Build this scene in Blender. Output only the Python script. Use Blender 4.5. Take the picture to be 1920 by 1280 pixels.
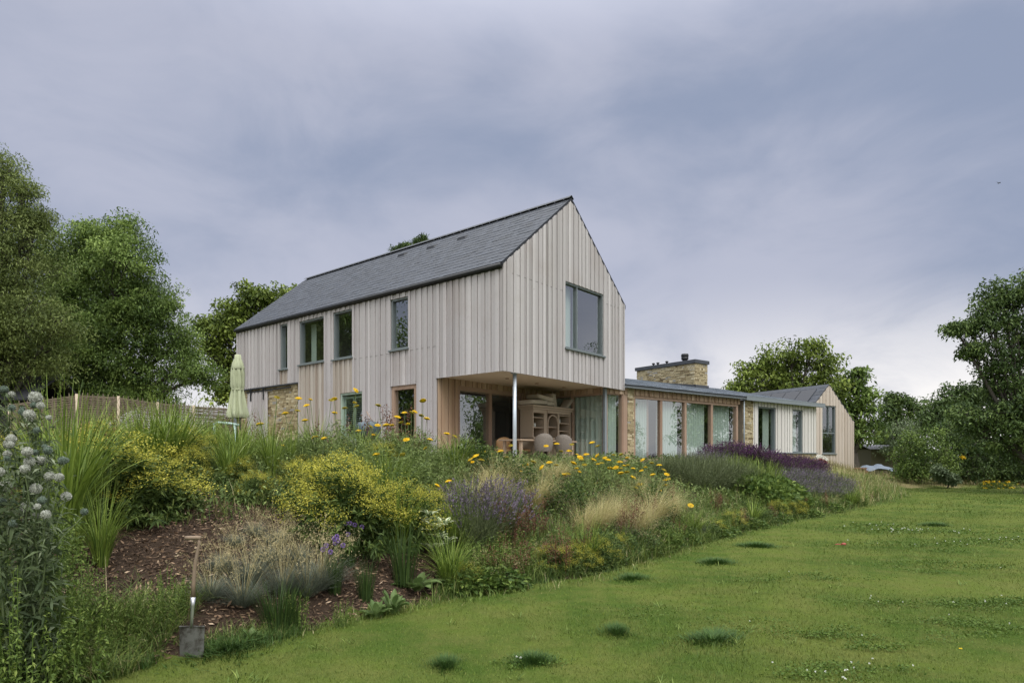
import bpy, bmesh, math, random
import numpy as np
from mathutils import Vector
for o in list(bpy.data.objects): bpy.data.objects.remove(o)
S = bpy.context.scene
COL = S.collection
rng = np.random.default_rng(7)
random.seed(7)
# ------------------------------------------------------------------ camera
FPX, CX, HY, CZ = 1229.8, 960.0, 862.1, 1.6      # focal length and horizon of the photograph in its own pixels
cd = bpy.data.cameras.new("camera"); cam = bpy.data.objects.new("camera", cd); COL.objects.link(cam)
cam.location = (0, 0, CZ); cam.rotation_euler = (math.radians(90), 0, 0)
cd.sensor_width = 36; cd.lens = FPX/1920*36; cd.shift_y = (HY-640)/1920; cd.clip_end = 3000; cd.clip_start = 0.05
S.camera = cam
# ------------------------------------------------------------------ sky and sun (overcast)
w = bpy.data.worlds.new("World"); S.world = w; w.use_nodes = True
nt = w.node_tree; nt.nodes.clear()
def N(t, **k):
    n = nt.nodes.new(t)
    for a, b in k.items(): setattr(n, a, b)
    return n
def L(a, b): nt.links.new(a, b)
def MA(op, a, b=None, clamp=False):
    n = N('ShaderNodeMath', operation=op, use_clamp=clamp)
    for i, v in enumerate((a, b)):
        if v is None: continue
        if isinstance(v, (int, float)): n.inputs[i].default_value = v
        else: L(v, n.inputs[i])
    return n.outputs[0]
def MIX(f, a, b):
    n = N('ShaderNodeMix', data_type='RGBA')
    for s, v in ((n.inputs[0], f), (n.inputs[6], a), (n.inputs[7], b)):
        if isinstance(v, (int, float)): s.default_value = v
        elif isinstance(v, tuple): s.default_value = (*v, 1)
        else: L(v, s)
    return n.outputs[2]
def RANGE(v, a, b, c=0., d=1., smooth=True):
    n = N('ShaderNodeMapRange'); n.interpolation_type = 'SMOOTHSTEP' if smooth else 'LINEAR'
    L(v, n.inputs[0])
    for i, x in enumerate((a, b, c, d)): n.inputs[i+1].default_value = x
    return n.outputs[0]
SUN_EL, SUN_AZ = math.radians(52), math.radians(25)   # sun behind the camera, a little to the right
tc = N('ShaderNodeTexCoord'); sp = N('ShaderNodeSeparateXYZ'); L(tc.outputs['Generated'], sp.inputs[0])
dx, dy, dz = sp.outputs
zc = MA('MAXIMUM', dz, 0.0)
den = MA('ADD', zc, 0.30)
cb = N('ShaderNodeCombineXYZ'); L(dx, cb.inputs[0]); L(dy, cb.inputs[1]); L(MA('MULTIPLY', dz, 2.1), cb.inputs[2])
mp = N('ShaderNodeMapping'); L(cb.outputs[0], mp.inputs[0])
mp.inputs['Rotation'].default_value = (0, 0, math.radians(32)); mp.inputs['Scale'].default_value = (1.7, 1.7, 1.7); mp.inputs['Location'].default_value = (1.3, 4.1, 0)
n1 = N('ShaderNodeTexNoise'); n1.inputs['Scale'].default_value = 0.9; n1.inputs['Detail'].default_value = 4; n1.inputs['Roughness'].default_value = 0.42; n1.inputs['Distortion'].default_value = 0.3
L(mp.outputs[0], n1.inputs['Vector'])
n2 = N('ShaderNodeTexNoise'); n2.inputs['Scale'].default_value = 2.3; n2.inputs['Detail'].default_value = 7; n2.inputs['Roughness'].default_value = 0.56; n2.inputs['Distortion'].default_value = 0.4
L(mp.outputs[0], n2.inputs['Vector'])
cl = RANGE(MA('ADD', MA('MULTIPLY', n1.outputs[0], 0.62), MA('MULTIPLY', n2.outputs[0], 0.38)), 0.37, 0.63)
DARK, PALE = (0.262, 0.308, 0.425), (0.435, 0.455, 0.555)
c0 = MIX(cl, DARK, PALE)
# low bright band behind the thinner cloud near the horizon, broken by bars of cloud
band = MA('MULTIPLY', RANGE(dz, 0.04, 0.27, 1, 0), MA('ADD', RANGE(n2.outputs[0], 0.36, 0.58, 0.22, 0.75), RANGE(dx, 0.0, 0.45, 0, 0.42)))
c1 = MIX(band, c0, (0.86, 0.835, 0.83))
sky = N('ShaderNodeTexSky', sky_type='NISHITA'); sky.sun_disc = False; sky.sun_elevation = SUN_EL; sky.sun_rotation = math.pi-SUN_AZ
skyb = N('ShaderNodeVectorMath', operation='SCALE'); L(sky.outputs[0], skyb.inputs[0]); skyb.inputs['Scale'].default_value = 0.08
c2 = MIX(0.93, skyb.outputs[0], c1)
c2 = MIX(MA('MAXIMUM', RANGE(dz, 0.52, 0.80), MA('MULTIPLY', RANGE(dy, 0.1, -0.6), 1.0)), c2, (0.53, 0.54, 0.55))     # white cloud added out of view overhead and behind, to neutralise the light
# overcast sky, raised above and behind the view to add light to the scene
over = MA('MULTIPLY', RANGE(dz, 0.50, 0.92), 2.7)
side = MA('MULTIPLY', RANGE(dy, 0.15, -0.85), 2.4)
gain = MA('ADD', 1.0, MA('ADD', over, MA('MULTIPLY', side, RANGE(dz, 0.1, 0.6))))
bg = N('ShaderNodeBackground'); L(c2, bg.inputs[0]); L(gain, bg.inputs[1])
wo = N('ShaderNodeOutputWorld'); L(bg.outputs[0], wo.inputs[0])
sl = bpy.data.lights.new("sun", 'SUN'); sl.energy = 1.5; sl.angle = math.radians(24); sl.color = (1, 0.955, 0.90)
so = bpy.data.objects.new("sun", sl); COL.objects.link(so); so.rotation_euler = (math.pi/2-SUN_EL, 0, SUN_AZ)
S.view_settings.view_transform = 'Standard'; S.view_settings.look = 'None'; S.view_settings.exposure = 0.24; S.view_settings.gamma = 1
S.view_settings.use_curve_mapping = False
S.cycles.max_bounces = 7; S.cycles.transparent_max_bounces = 12; S.cycles.caustics_reflective = False; S.cycles.caustics_refractive = False

# ------------------------------------------------------------------ helpers
def tag(o, label=None, cat=None, group=None, kind=None):
    if label: o['label'] = label
    if cat: o['category'] = cat
    if group: o['group'] = group
    if kind: o['kind'] = kind
    return o
def empty(name, loc=(0, 0, 0), rz=0, **k):
    o = bpy.data.objects.new(name, None); COL.objects.link(o); o.empty_display_size = 0.1
    o.location = loc; o.rotation_euler = (0, 0, rz); tag(o, **k); return o
def mesh_np(name, V, Q, mat, t=None, parent=None, T=None, smooth=False, loc=None):
    """V (n,3); Q (m,4) quads, T (k,3) triangles; t per-vertex tint"""
    V = np.asarray(V, dtype=np.float32).reshape(-1, 3)
    Q = np.asarray(Q if Q is not None else [], dtype=np.int32).reshape(-1, 4)
    T = np.asarray(T if T is not None else [], dtype=np.int32).reshape(-1, 3)
    me = bpy.data.meshes.new(name)
    me.vertices.add(len(V)); me.vertices.foreach_set('co', V.ravel())
    nl = Q.size+T.size; me.loops.add(nl); me.loops.foreach_set('vertex_index', np.concatenate([Q.ravel(), T.ravel()]))
    npl = len(Q)+len(T); me.polygons.add(npl)
    tot = np.concatenate([np.full(len(Q), 4), np.full(len(T), 3)]).astype(np.int32)
    me.polygons.foreach_set('loop_start', np.concatenate([[0], np.cumsum(tot)[:-1]]).astype(np.int32) if npl else [])
    me.polygons.foreach_set('loop_total', tot)
    me.polygons.foreach_set('use_smooth', np.full(npl, bool(smooth)))
    if t is not None:
        at = me.attributes.new('t', 'FLOAT', 'POINT'); at.data.foreach_set('value', np.asarray(t, dtype=np.float32).ravel())
    me.update(calc_edges=True)
    me.materials.append(mat)
    if parent == 'MESH': return me
    o = bpy.data.objects.new(name, me); COL.objects.link(o)
    if parent is not None: o.parent = parent
    if loc is not None: o.location = loc
    return o
class Fr:
    """a wall plane: origin O, u along the wall, d outwards, z up"""
    def __init__(s, O, U, Nn): s.O, s.U, s.N = np.array(O, float), np.array(U, float), np.array(Nn, float)
    def p(s, u, d, z):
        q = s.O+u*s.U+d*s.N; return (q[0], q[1], z)
    def at(s, px):                      # u where the vertical plane meets the sight line of image column px
        k = (px-CX)/FPX; return (k*s.O[1]-s.O[0])/(s.U[0]-k*s.U[1])
    def z(s, px, py):
        u = s.at(px); return CZ+(HY-py)/FPX*(s.O[1]+u*s.U[1])
WF = Fr((0, 0), (1, 0), (0, 1))
class MB:
    def __init__(s): s.v, s.q, s.tr, s.t = [], [], [], []
    def add(s, vs, qs=(), ts=(), t=0.5):
        n = len(s.v); s.v += [tuple(x) for x in vs]; s.q += [tuple(i+n for i in q) for q in qs]; s.tr += [tuple(i+n for i in q) for q in ts]; s.t += [t]*len(vs)
    def prism(s, fr, u0, u1, d0, d1, zb0, zb1, zt0, zt1, t=0.5):
        P = fr.p
        s.add([P(u0, d0, zb0), P(u1, d0, zb1), P(u1, d0, zt1), P(u0, d0, zt0), P(u0, d1, zb0), P(u1, d1, zb1), P(u1, d1, zt1), P(u0, d1, zt0)],
              [(0, 1, 2, 3), (7, 6, 5, 4), (0, 4, 5, 1), (1, 5, 6, 2), (2, 6, 7, 3), (3, 7, 4, 0)], t=t)
    def box(s, fr, u0, u1, d0, d1, z0, z1, t=0.5): s.prism(fr, u0, u1, d0, d1, z0, z0, z1, z1, t)
    def tube(s, pts, rad, n=8, t=0.5, cap=True):
        pts = [Vector(p) for p in pts]
        if not hasattr(rad, '__len__'): rad = [rad]*len(pts)
        vs = []; ref = None
        for i, p in enumerate(pts):
            d = (pts[min(i+1, len(pts)-1)]-pts[max(i-1, 0)]).normalized()
            if ref is None: ref = d.orthogonal().normalized()
            a = (ref-d*ref.dot(d))
            a = a.normalized() if a.length > 1e-6 else d.orthogonal().normalized()
            ref = a; b = d.cross(a)
            for k in range(n):
                an = 2*math.pi*k/n; vs.append(p+(a*math.cos(an)+b*math.sin(an))*rad[i])
        qs = [(i*n+k, i*n+(k+1) % n, (i+1)*n+(k+1) % n, (i+1)*n+k) for i in range(len(pts)-1) for k in range(n)]
        ts = []
        if cap:
            vs += [pts[0], pts[-1]]; c0, c1 = len(vs)-2, len(vs)-1; m = (len(pts)-1)*n
            ts = [(c0, (k+1) % n, k) for k in range(n)]+[(c1, m+k, m+(k+1) % n) for k in range(n)]
        s.add(vs, qs, ts, t)
    def lathe(s, c, prof, n=16, t=0.5, fn=None):
        vs = []
        for r, z in prof:
            for k in range(n):
                a = 2*math.pi*k/n; rr = r*(fn(a, z) if fn else 1); vs.append((c[0]+rr*math.cos(a), c[1]+rr*math.sin(a), c[2]+z))
        qs = [(i*n+k, i*n+(k+1) % n, (i+1)*n+(k+1) % n, (i+1)*n+k) for i in range(len(prof)-1) for k in range(n)]
        s.add(vs, qs, (), t)
    def build(s, name, mat, parent=None, smooth=False, **k):
        o = mesh_np(name, np.array(s.v), np.array(s.q) if s.q else None, mat, s.t, parent, np.array(s.tr) if s.tr else None, smooth)
        tag(o, **k); return o

# ------------------------------------------------------------------ materials
def newmat(name):
    global nt
    m = bpy.data.materials.new(name); m.use_nodes = True; nt = m.node_tree; nt.nodes.clear(); return m
def tattr():
    a = N('ShaderNodeAttribute'); a.attribute_name = 't'; return a.outputs['Fac']
def ramp(f, stops, interp='LINEAR'):
    r = N('ShaderNodeValToRGB'); r.color_ramp.interpolation = interp; e = r.color_ramp.elements
    while len(e) < len(stops): e.new(0.5)
    for i, (p, c) in enumerate(stops): e[i].position = p; e[i].color = (*c, 1)
    L(f, r.inputs[0]); return r.outputs[0]
def noise(scale, detail=3, rough=0.5, vec=None, scl=None, coord='Object'):
    n = N('ShaderNodeTexNoise'); n.inputs['Scale'].default_value = scale; n.inputs['Detail'].default_value = detail; n.inputs['Roughness'].default_value = rough
    t = N('ShaderNodeTexCoord'); v = t.outputs[coord]
    if scl:
        m = N('ShaderNodeMapping'); m.inputs['Scale'].default_value = scl; L(v, m.inputs[0]); v = m.outputs[0]
    L(v, n.inputs['Vector']); return n.outputs[0]
def fin(m, col, rough=0.7, metal=0.0, spec=0.5, bump=None, bstr=0.3, bdist=0.01, transl=0.0, tcol=None):
    p = N('ShaderNodeBsdfPrincipled')
    if isinstance(col, tuple): p.inputs['Base Color'].default_value = (*col, 1)
    else: L(col, p.inputs['Base Color'])
    if isinstance(rough, (int, float)): p.inputs['Roughness'].default_value = rough
    else: L(rough, p.inputs['Roughness'])
    p.inputs['Metallic'].default_value = metal; p.inputs['Specular IOR Level'].default_value = spec
    if bump is not None:
        b = N('ShaderNodeBump'); b.inputs['Strength'].default_value = bstr; b.inputs['Distance'].default_value = bdist; L(bump, b.inputs['Height']); L(b.outputs[0], p.inputs['Normal'])
    o = N('ShaderNodeOutputMaterial')
    if transl > 0:
        tr = N('ShaderNodeBsdfTranslucent'); 
        if isinstance(col, tuple): tr.inputs[0].default_value = (*col, 1)
        else: L(col, tr.inputs[0])
        mx = N('ShaderNodeMixShader'); mx.inputs[0].default_value = transl; L(p.outputs[0], mx.inputs[1]); L(tr.outputs[0], mx.inputs[2]); L(mx.outputs[0], o.inputs[0])
    else: L(p.outputs[0], o.inputs[0])
    return m
def plain(name, col, rough=0.6, metal=0., var=0.12, sc=6., spec=0.5):
    m = newmat(name); n = noise(sc, 4)
    a = tuple(c*(1-var) for c in col); b = tuple(min(1, c*(1+var)) for c in col)
    return fin(m, MIX(n, a, b), rough, metal, spec)
def boards(name, stops, stain=None, stain_amt=0.5, rough=0.75):
    m = newmat(name)
    base = ramp(tattr(), stops)
    g = noise(6.0, 6, 0.65, scl=(16, 16, 1.6))
    c = MIX(RANGE(g, 0.40, 0.72, 0.0, 0.22), base, (0.22, 0.20, 0.185))
    g2 = noise(0.55, 3, 0.55)
    c = MIX(RANGE(g2, 0.50, 0.72, 0, stain_amt*.6), c, stain or (0.27, 0.21, 0.17))
    kn = noise(5.0, 2, 0.5, scl=(5, 5, 2.2))
    c = MIX(RANGE(kn, 0.70, 0.76, 0, 0.5), c, (0.12, 0.09, 0.07))
    return fin(m, c, rough, spec=0.25, bump=g, bstr=0.08, bdist=0.002)
M = {}
M['larch'] = boards('weathered_larch', [(0, (0.27, 0.250, 0.245)), (0.3, (0.385, 0.360, 0.357)), (0.7, (0.455, 0.430, 0.427)), (1, (0.54, 0.512, 0.51))], stain_amt=0.35)
M['larch_rusty'] = boards('larch_below_sill', [(0, (0.27, 0.21, 0.165)), (0.5, (0.37, 0.32, 0.27)), (1, (0.46, 0.42, 0.37))], stain_amt=0.5)
M['larch_pale'] = boards('pale_larch', [(0, (0.50, 0.48, 0.45)), (1, (0.66, 0.64, 0.61))], stain_amt=0.15)
M['larch_warm'] = boards('sheltered_larch', [(0, (0.26, 0.165, 0.10)), (0.5, (0.36, 0.245, 0.16)), (1, (0.46, 0.34, 0.24))], stain=(0.22, 0.13, 0.08), stain_amt=0.4)
M['larch_tan'] = boards('tan_larch', [(0, (0.38, 0.31, 0.25)), (0.5, (0.49, 0.42, 0.355)), (1, (0.58, 0.515, 0.45))], stain=(0.4, 0.3, 0.21), stain_amt=0.3)
M['oak'] = boards('oak_frame', [(0, (0.27, 0.18, 0.125)), (1, (0.38, 0.27, 0.20))], stain=(0.24, 0.14, 0.09), stain_amt=0.35, rough=0.55)
m = newmat('slate'); c = ramp(tattr(), [(0, (0.027, 0.031, 0.040)), (0.5, (0.037, 0.043, 0.057)), (1, (0.050, 0.058, 0.076))]); g = noise(9, 4)
M['slate'] = fin(m, MIX(RANGE(g, 0.3, 0.8, 0, 0.5), c, (0.09, 0.095, 0.10)), 0.55, spec=0.4, bump=g, bstr=0.2)
m = newmat('pale_slate'); c = ramp(tattr(), [(0, (0.11, 0.13, 0.155)), (1, (0.17, 0.195, 0.23))]); g = noise(5, 4)
M['slate_pale'] = fin(m, MIX(RANGE(g, 0.3, 0.8, 0, 0.4), c, (0.14, 0.16, 0.18)), 0.5, spec=0.4, bump=g, bstr=0.1)
m = newmat('stone'); c = ramp(tattr(), [(0, (0.15, 0.11, 0.06)), (0.3, (0.32, 0.26, 0.15)), (0.65, (0.43, 0.36, 0.22)), (0.9, (0.56, 0.49, 0.34)), (1, (0.30, 0.29, 0.27))]); g = noise(12, 5, 0.65)
M['stone'] = fin(m, MIX(RANGE(g, 0.42, 0.7, 0, 0.55), c, (0.19, 0.155, 0.10)), 0.9, spec=0.2, bump=g, bstr=0.6, bdist=0.02)
M['mortar'] = plain('mortar', (0.26, 0.22, 0.16), 0.95, var=0.25)
M['zinc'] = plain('grey_metal_trim', (0.24, 0.27, 0.29), 0.45, 0.3, 0.08)
M['sill'] = plain('window_frame_grey', (0.16, 0.185, 0.19), 0.5, 0.1, 0.08)
M['black'] = plain('black_metal', (0.022, 0.023, 0.026), 0.45, 0.2)
M['lead'] = plain('lead_flashing', (0.06, 0.065, 0.075), 0.55, 0.2, 0.2)
M['joint'] = plain('joint_shadow_gap', (0.17, 0.16, 0.15), 0.9)
M['backing'] = plain('dark_membrane', (0.03, 0.028, 0.026), 0.9)
M['soffit'] = plain('soffit_board', (0.50, 0.40, 0.28), 0.8, var=0.05)
M['green'] = plain('green_paint', (0.33, 0.42, 0.35), 0.5, var=0.05)
M['room'] = plain('room_shade_plaster', (0.11, 0.105, 0.10), 0.9)  # dark wall colour stands in for the gloom of the unlit rooms
M['roomfloor'] = plain('room_floor', (0.20, 0.17, 0.14), 0.6)
M['galv'] = plain('galvanised_post', (0.50, 0.55, 0.60), 0.4, 0.4, 0.08)
M['paving'] = plain('terrace_paving', (0.36, 0.33, 0.29), 0.85, var=0.15)
m = newmat('window_glass')
ge_ = N('ShaderNodeNewGeometry'); dt_ = N('ShaderNodeVectorMath', operation='DOT_PRODUCT'); L(ge_.outputs['Incoming'], dt_.inputs[0]); L(ge_.outputs['Normal'], dt_.inputs[1])
sch_ = MA('POWER', MA('SUBTRACT', 1.0, MA('ABSOLUTE', dt_.outputs['Value']), True), 4.0)
gl = N('ShaderNodeBsdfGlossy'); gl.inputs['Roughness'].default_value = 0.004; gl.inputs['Color'].default_value = (0.93, 0.97, 1.0, 1)
bn = N('ShaderNodeBump'); bn.inputs['Strength'].default_value = 0.10; bn.inputs['Distance'].default_value = 0.03; L(noise(0.9, 1, 0.3), bn.inputs['Height']); L(bn.outputs[0], gl.inputs['Normal'])
trn = N('ShaderNodeBsdfTransparent'); trn.inputs[0].default_value = (0.93, 0.97, 0.95, 1)
mx = N('ShaderNodeMixShader'); L(MA('ADD', MA('MULTIPLY', sch_, 0.8), 0.27, True), mx.inputs[0]); L(trn.outputs[0], mx.inputs[1]); L(gl.outputs[0], mx.inputs[2])
L(mx.outputs[0], N('ShaderNodeOutputMaterial').inputs[0]); M['glass'] = m
m = newmat('curtain_cloth')
M['curtain'] = fin(m, MIX(noise(2, 3, 0.5, scl=(1, 1, 0.1)), (0.66, 0.78, 0.71), (0.76, 0.85, 0.79)), 0.9, spec=0.1, transl=0.35)

# ------------------------------------------------------------------ the house
CM = np.array([-0.248, 18.5]); R_ = np.array([0.63836, 0.76974]); L_ = np.array([-0.76974, 0.63836])
WM, LM = 6.67, 14.92
ZF, ZS, ZE, ZR = 1.52, 4.161, 7.186, 9.944      # floor, soffit, eaves, ridge
FL = Fr(CM, L_, -R_)        # long left face, u runs away from the camera
FG = Fr(CM, R_, -L_)        # gable face, u runs to the right
house = empty('timber_house', (CM[0], CM[1], ZF))
def hz(o):                      # parent to the house keeping world placement
    o.parent = house; o.matrix_parent_inverse = house.matrix_basis.inverted(); return o
house_inv = None
def part(mb, name, mat, **k):
    o = mb.build(name, mat, None, **k); o.parent = house; o.location = (-CM[0], -CM[1], -ZF); return o
def sub(mb, name, mat, par, **k): return mb.build(name, mat, par, **k)
def intervals(u0, u1, zb, zt, holes):
    um = (u0+u1)/2; iv = [(zb(um), None)]; cuts = sorted([(h[2], h[3]) for h in holes if h[0]-1e-4 <= um <= h[1]+1e-4])
    out = []; z = ('b',)
    lo = 'b'
    for a, b in cuts:
        if lo == 'b' or a > lo: out.append((lo, a))
        lo = b if lo == 'b' else max(lo, b)
    out.append((lo, 't')); return out
def wall(mb, fr, u0, u1, zb, zt, holes, d0, d1, step=None, boards=False, gap=0.021, relief=0.024, tfn=None, seed=1, shrink=0.0):
    """zb, zt functions of u; holes (u0,u1,z0,z1)"""
    rr = random.Random(seed); br = sorted(set([u0, u1]+[h[i] for h in holes for i in (0, 1) if u0 < h[i] < u1]+([step] if isinstance(step, float) and u0 < step < u1 else [])))
    cols = []
    for a, b in zip(br[:-1], br[1:]):
        if boards:
            n = max(1, round((b-a)/0.135)); ws = [rr.choice((0.8, 1, 1, 1.15, 1.35)) for _ in range(n)]; s = sum(ws); x = a
            for w_ in ws: cols.append((x, x+(b-a)*w_/s)); x += (b-a)*w_/s
        else: cols.append((a, b))
    for k, (a, b) in enumerate(cols):
        t = min(1, max(0, rr.gauss(0.55, 0.20))); dd = relief*(k % 2) if boards else 0
        ga = gap/2 if boards else 0
        for lo, hi in intervals(a, b, zb, zt, holes):
            z00 = zb(a) if lo == 'b' else lo; z01 = zb(b) if lo == 'b' else lo
            z10 = zt(a) if hi == 't' else hi; z11 = zt(b) if hi == 't' else hi
            if max(z10-z00, z11-z01) < 0.01: continue
            # full length boards are butt jointed at one height
            mb.prism(fr, a+ga, b-ga, d0, d1+dd, z00, z01, z10, z11, t)
k_ = (ZR-ZE)/(WM/2)
ztop = lambda u: ZE-0.02+k_*min(u, WM-u)
c_ = lambda z: (lambda u: z)
def rect(fr, x0, x1, ytop0, ybot0):     # a rectangle on a wall from image measurements (left edge heights)
    a, b = fr.at(x0), fr.at(x1); zt = fr.z(x0, ytop0); zb = fr.z(x0, ybot0); return [min(a, b), max(a, b), zb, zt]
# openings
W1 = rect(FL, 526.5, 540, 609.4, 693); W2 = rect(FL, 562.6, 609, 603.3, 684.5); W3 = rect(FL, 626.2, 662, 586.8, 674.8); W4 = rect(FL, 734, 767, 562.7, 657.5)
WS = rect(FL, 639, 681, 737.5, 800); WS[2] = ZF+0.75
DR = rect(FL, 734.5, 781.5, 724.5, 860); DR[2] = ZF
bR = FL.at(820.0)            # where the sheltered recess ends
bS = FL.at(560.0)            # where the stone begins
zSt = FL.z(508, 724.4)       # underside of cladding above the stone
GW = rect(FG, 1058, 1130, 526.4, 651.5)
jt = CZ+3.65                 # level of the board joints
# left face cladding
mb = MB(); wall(mb, FL, 0, bR, c_(ZS-0.05), c_(ZE), [], 0.0, 0.03, boards=True, seed=3)
holes = [W4, W3, W2, [*W4[:2], jt, W4[2]+0.001][:0] or W4, DR, WS]
holes = [W4, W3, W2, DR, WS]
# band of browner boards under the sills is built on its own
und = [[w_[0], w_[1], (DR[3] if w_ is W4 else (ZF-0.3)), w_[2]] for w_ in (W2, W3)]
und[0][2] = ZF-0.3; und[1][2] = ZF-0.3
hol2 = [[W4[0], W4[1], W4[2], W4[3]], [W3[0], W3[1], ZF-0.3, W3[3]], [W2[0], W2[1], ZF-0.3, W2[3]], DR, WS]
wall(mb, FL, bR, bS, c_(ZF-0.3), c_(ZE), [h for h in hol2 if not (h is WS)]+[WS], 0.0, 0.03, boards=True, seed=5)
wall(mb, FL, bS, LM, c_(zSt), c_(ZE), [[W1[0], W1[1], zSt, W1[3]]], 0.0, 0.03, boards=True, seed=6)
part(mb, 'wall_cladding', M['larch'], label='silver grey vertical boards of the long side wall')
mb = MB()
ws2 = [max(WS[0], W3[0]), W3[1], WS[2], WS[3]]
wall(mb, FL, W3[0], W3[1], c_(ZF-0.3), c_(W3[2]), [WS] if WS[0] < W3[1] and WS[1] > W3[0] else [], 0.0, 0.03, boards=True, seed=8)
wall(mb, FL, W2[0], W2[1], c_(ZF-0.3), c_(W2[2]), [], 0.0, 0.03, boards=True, seed=9)
wall(mb, FL, W1[0], W1[1], c_(zSt), c_(W1[2]), [], 0.0, 0.03, boards=True, seed=10)
part(mb, 'cladding_panel', M['larch_rusty'], label='browner boards below the upstairs window sills')
mb = MB(); wall(mb, FG, -0.03, WM+0.03, c_(ZS-0.05), lambda u: ztop(max(0, min(WM, u))), [GW], 0.0, 0.03, boards=True, seed=11)
part(mb, 'gable_cladding', M['larch'], label='grey vertical boards of the gable')
# structure behind the boards
mb = MB()
wall(mb, FL, 0, bS, c_(ZS), c_(ZE), [W4, W3, W2], -0.25, -0.004); wall(mb, FL, bS, LM, c_(zSt), c_(ZE), [W1], -0.25, -0.004)
wall(mb, FL, bR, bS, c_(ZF-0.3), c_(ZS), [DR, WS], -0.25, -0.004)
wall(mb, FL, bS, LM, c_(ZF-0.3), c_(zSt), [], -0.25, -0.10)
wall(mb, FG, 0.25, WM-0.02, c_(ZS), lambda u: ztop(u)-0.05, [GW], -0.25, -0.004, step=WM/2)
FB = Fr(CM+LM*L_, R_, L_)
wall(mb, FB, 0.0, WM, c_(ZF-0.3), lambda u: ztop(u)-0.05, [], -0.25, 0.0, step=WM/2)
FRt = Fr(CM+WM*R_, L_, R_)
wall(mb, FRt, 0.0, LM, c_(ZS), c_(ZE), [], -0.25, 0.0); wall(mb, FRt, 4.0, LM, c_(ZF-0.3), c_(ZS), [], -0.25, -0.01)
part(mb, 'wall', M['backing'])
# butt joints between the boards
jm = []; mb = MB(); jm.append(mb); z_ = FL.z(690, 669.5); mb.box(FL, FL.at(731), W3[0]-0.0, 0.0, 0.036, z_-0.006, z_+0.006); z2 = FL.z(800, 652)
mb = MB(); jm.append(mb); mb.box(FL, FL.at(818), W4[0], 0.0, 0.036, z2-0.006, z2+0.006)
z3 = FG.z(1000, 527); mb = MB(); jm.append(mb); mb.box(FG, 0.35, GW[0]-0.03, 0.0, 0.036, z3-0.006, z3+0.006); z4 = FG.z(1145, 573); mb = MB(); jm.append(mb); mb.box(FG, GW[1]+.02, WM-0.35, 0, 0.036, z4-0.006, z4+0.006)
for mb in jm: part(mb, 'board_joint', M['joint'])
# stone under the cladding at the far end
def stones(mb, fr, u0, u1, z0, z1, d0, d1, seed=1, ch=(0.05, 0.11), ln=(0.10, 0.36), ztopf=None):
    rr = random.Random(seed); z = z0
    while z < z1-0.02:
        h = min(rr.uniform(*ch), z1-z); u = u0-rr.uniform(0, 0.1)
        while u < u1:
            l_ = rr.uniform(*ln); a, b = max(u, u0), min(u+l_, u1)
            if b-a > 0.02: mb.box(fr, a+0.004, b-0.004, d0, d1+rr.uniform(-0.012, 0.014), z+0.004, z+h-0.004, min(1, max(0, rr.gauss(0.5, 0.27))))
            u += l_
        z += h
mb = MB(); stones(mb, FL, bS+0.02, LM, ZF-0.3, zSt-0.03, -0.08, -0.03, 3); o = part(mb, 'stone_wall', M['stone'], label='honey coloured stone wall under the far cladding')
mb = MB(); mb.box(FL, bS, LM, -0.1, -0.045, ZF-0.3, zSt-0.03); mb2 = mb; sub(mb, 'mortar', M['mortar'], o)
mb = MB(); mb.box(FL, bS-0.0, LM+0.02, -0.10, 0.07, zSt-0.03, zSt+0.02); part(mb, 'flashing', M['lead'])
# sliding plank door with its rail on the stone
a, b = FL.at(502.5), FL.at(465.5); zd = FL.z(466, 737)
mb = MB(); wall(mb, FL, a, b, c_(ZF-0.1), c_(zd), [], 0.01, 0.04, boards=True, seed=4, gap=0.015)
dor = part(mb, 'sliding_door', M['larch'], label='grey plank sliding door on a black rail')
mb = MB(); zr_ = FL.z(466, 738.5)+0.06; mb.box(FL, FL.at(548), FL.at(464), 0.05, 0.075, zr_-0.03, zr_+0.02)
for px in (473, 497):
    u = FL.at(px); mb.box(FL, u-0.03, u+0.03, 0.05, 0.09, zd-0.35, zr_+0.03); mb.tube([FL.p(u, 0.06, zr_+0.07), FL.p(u, 0.10, zr_+0.07)], 0.06, 12)
sub(mb, 'rail', M['black'], dor)
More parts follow.
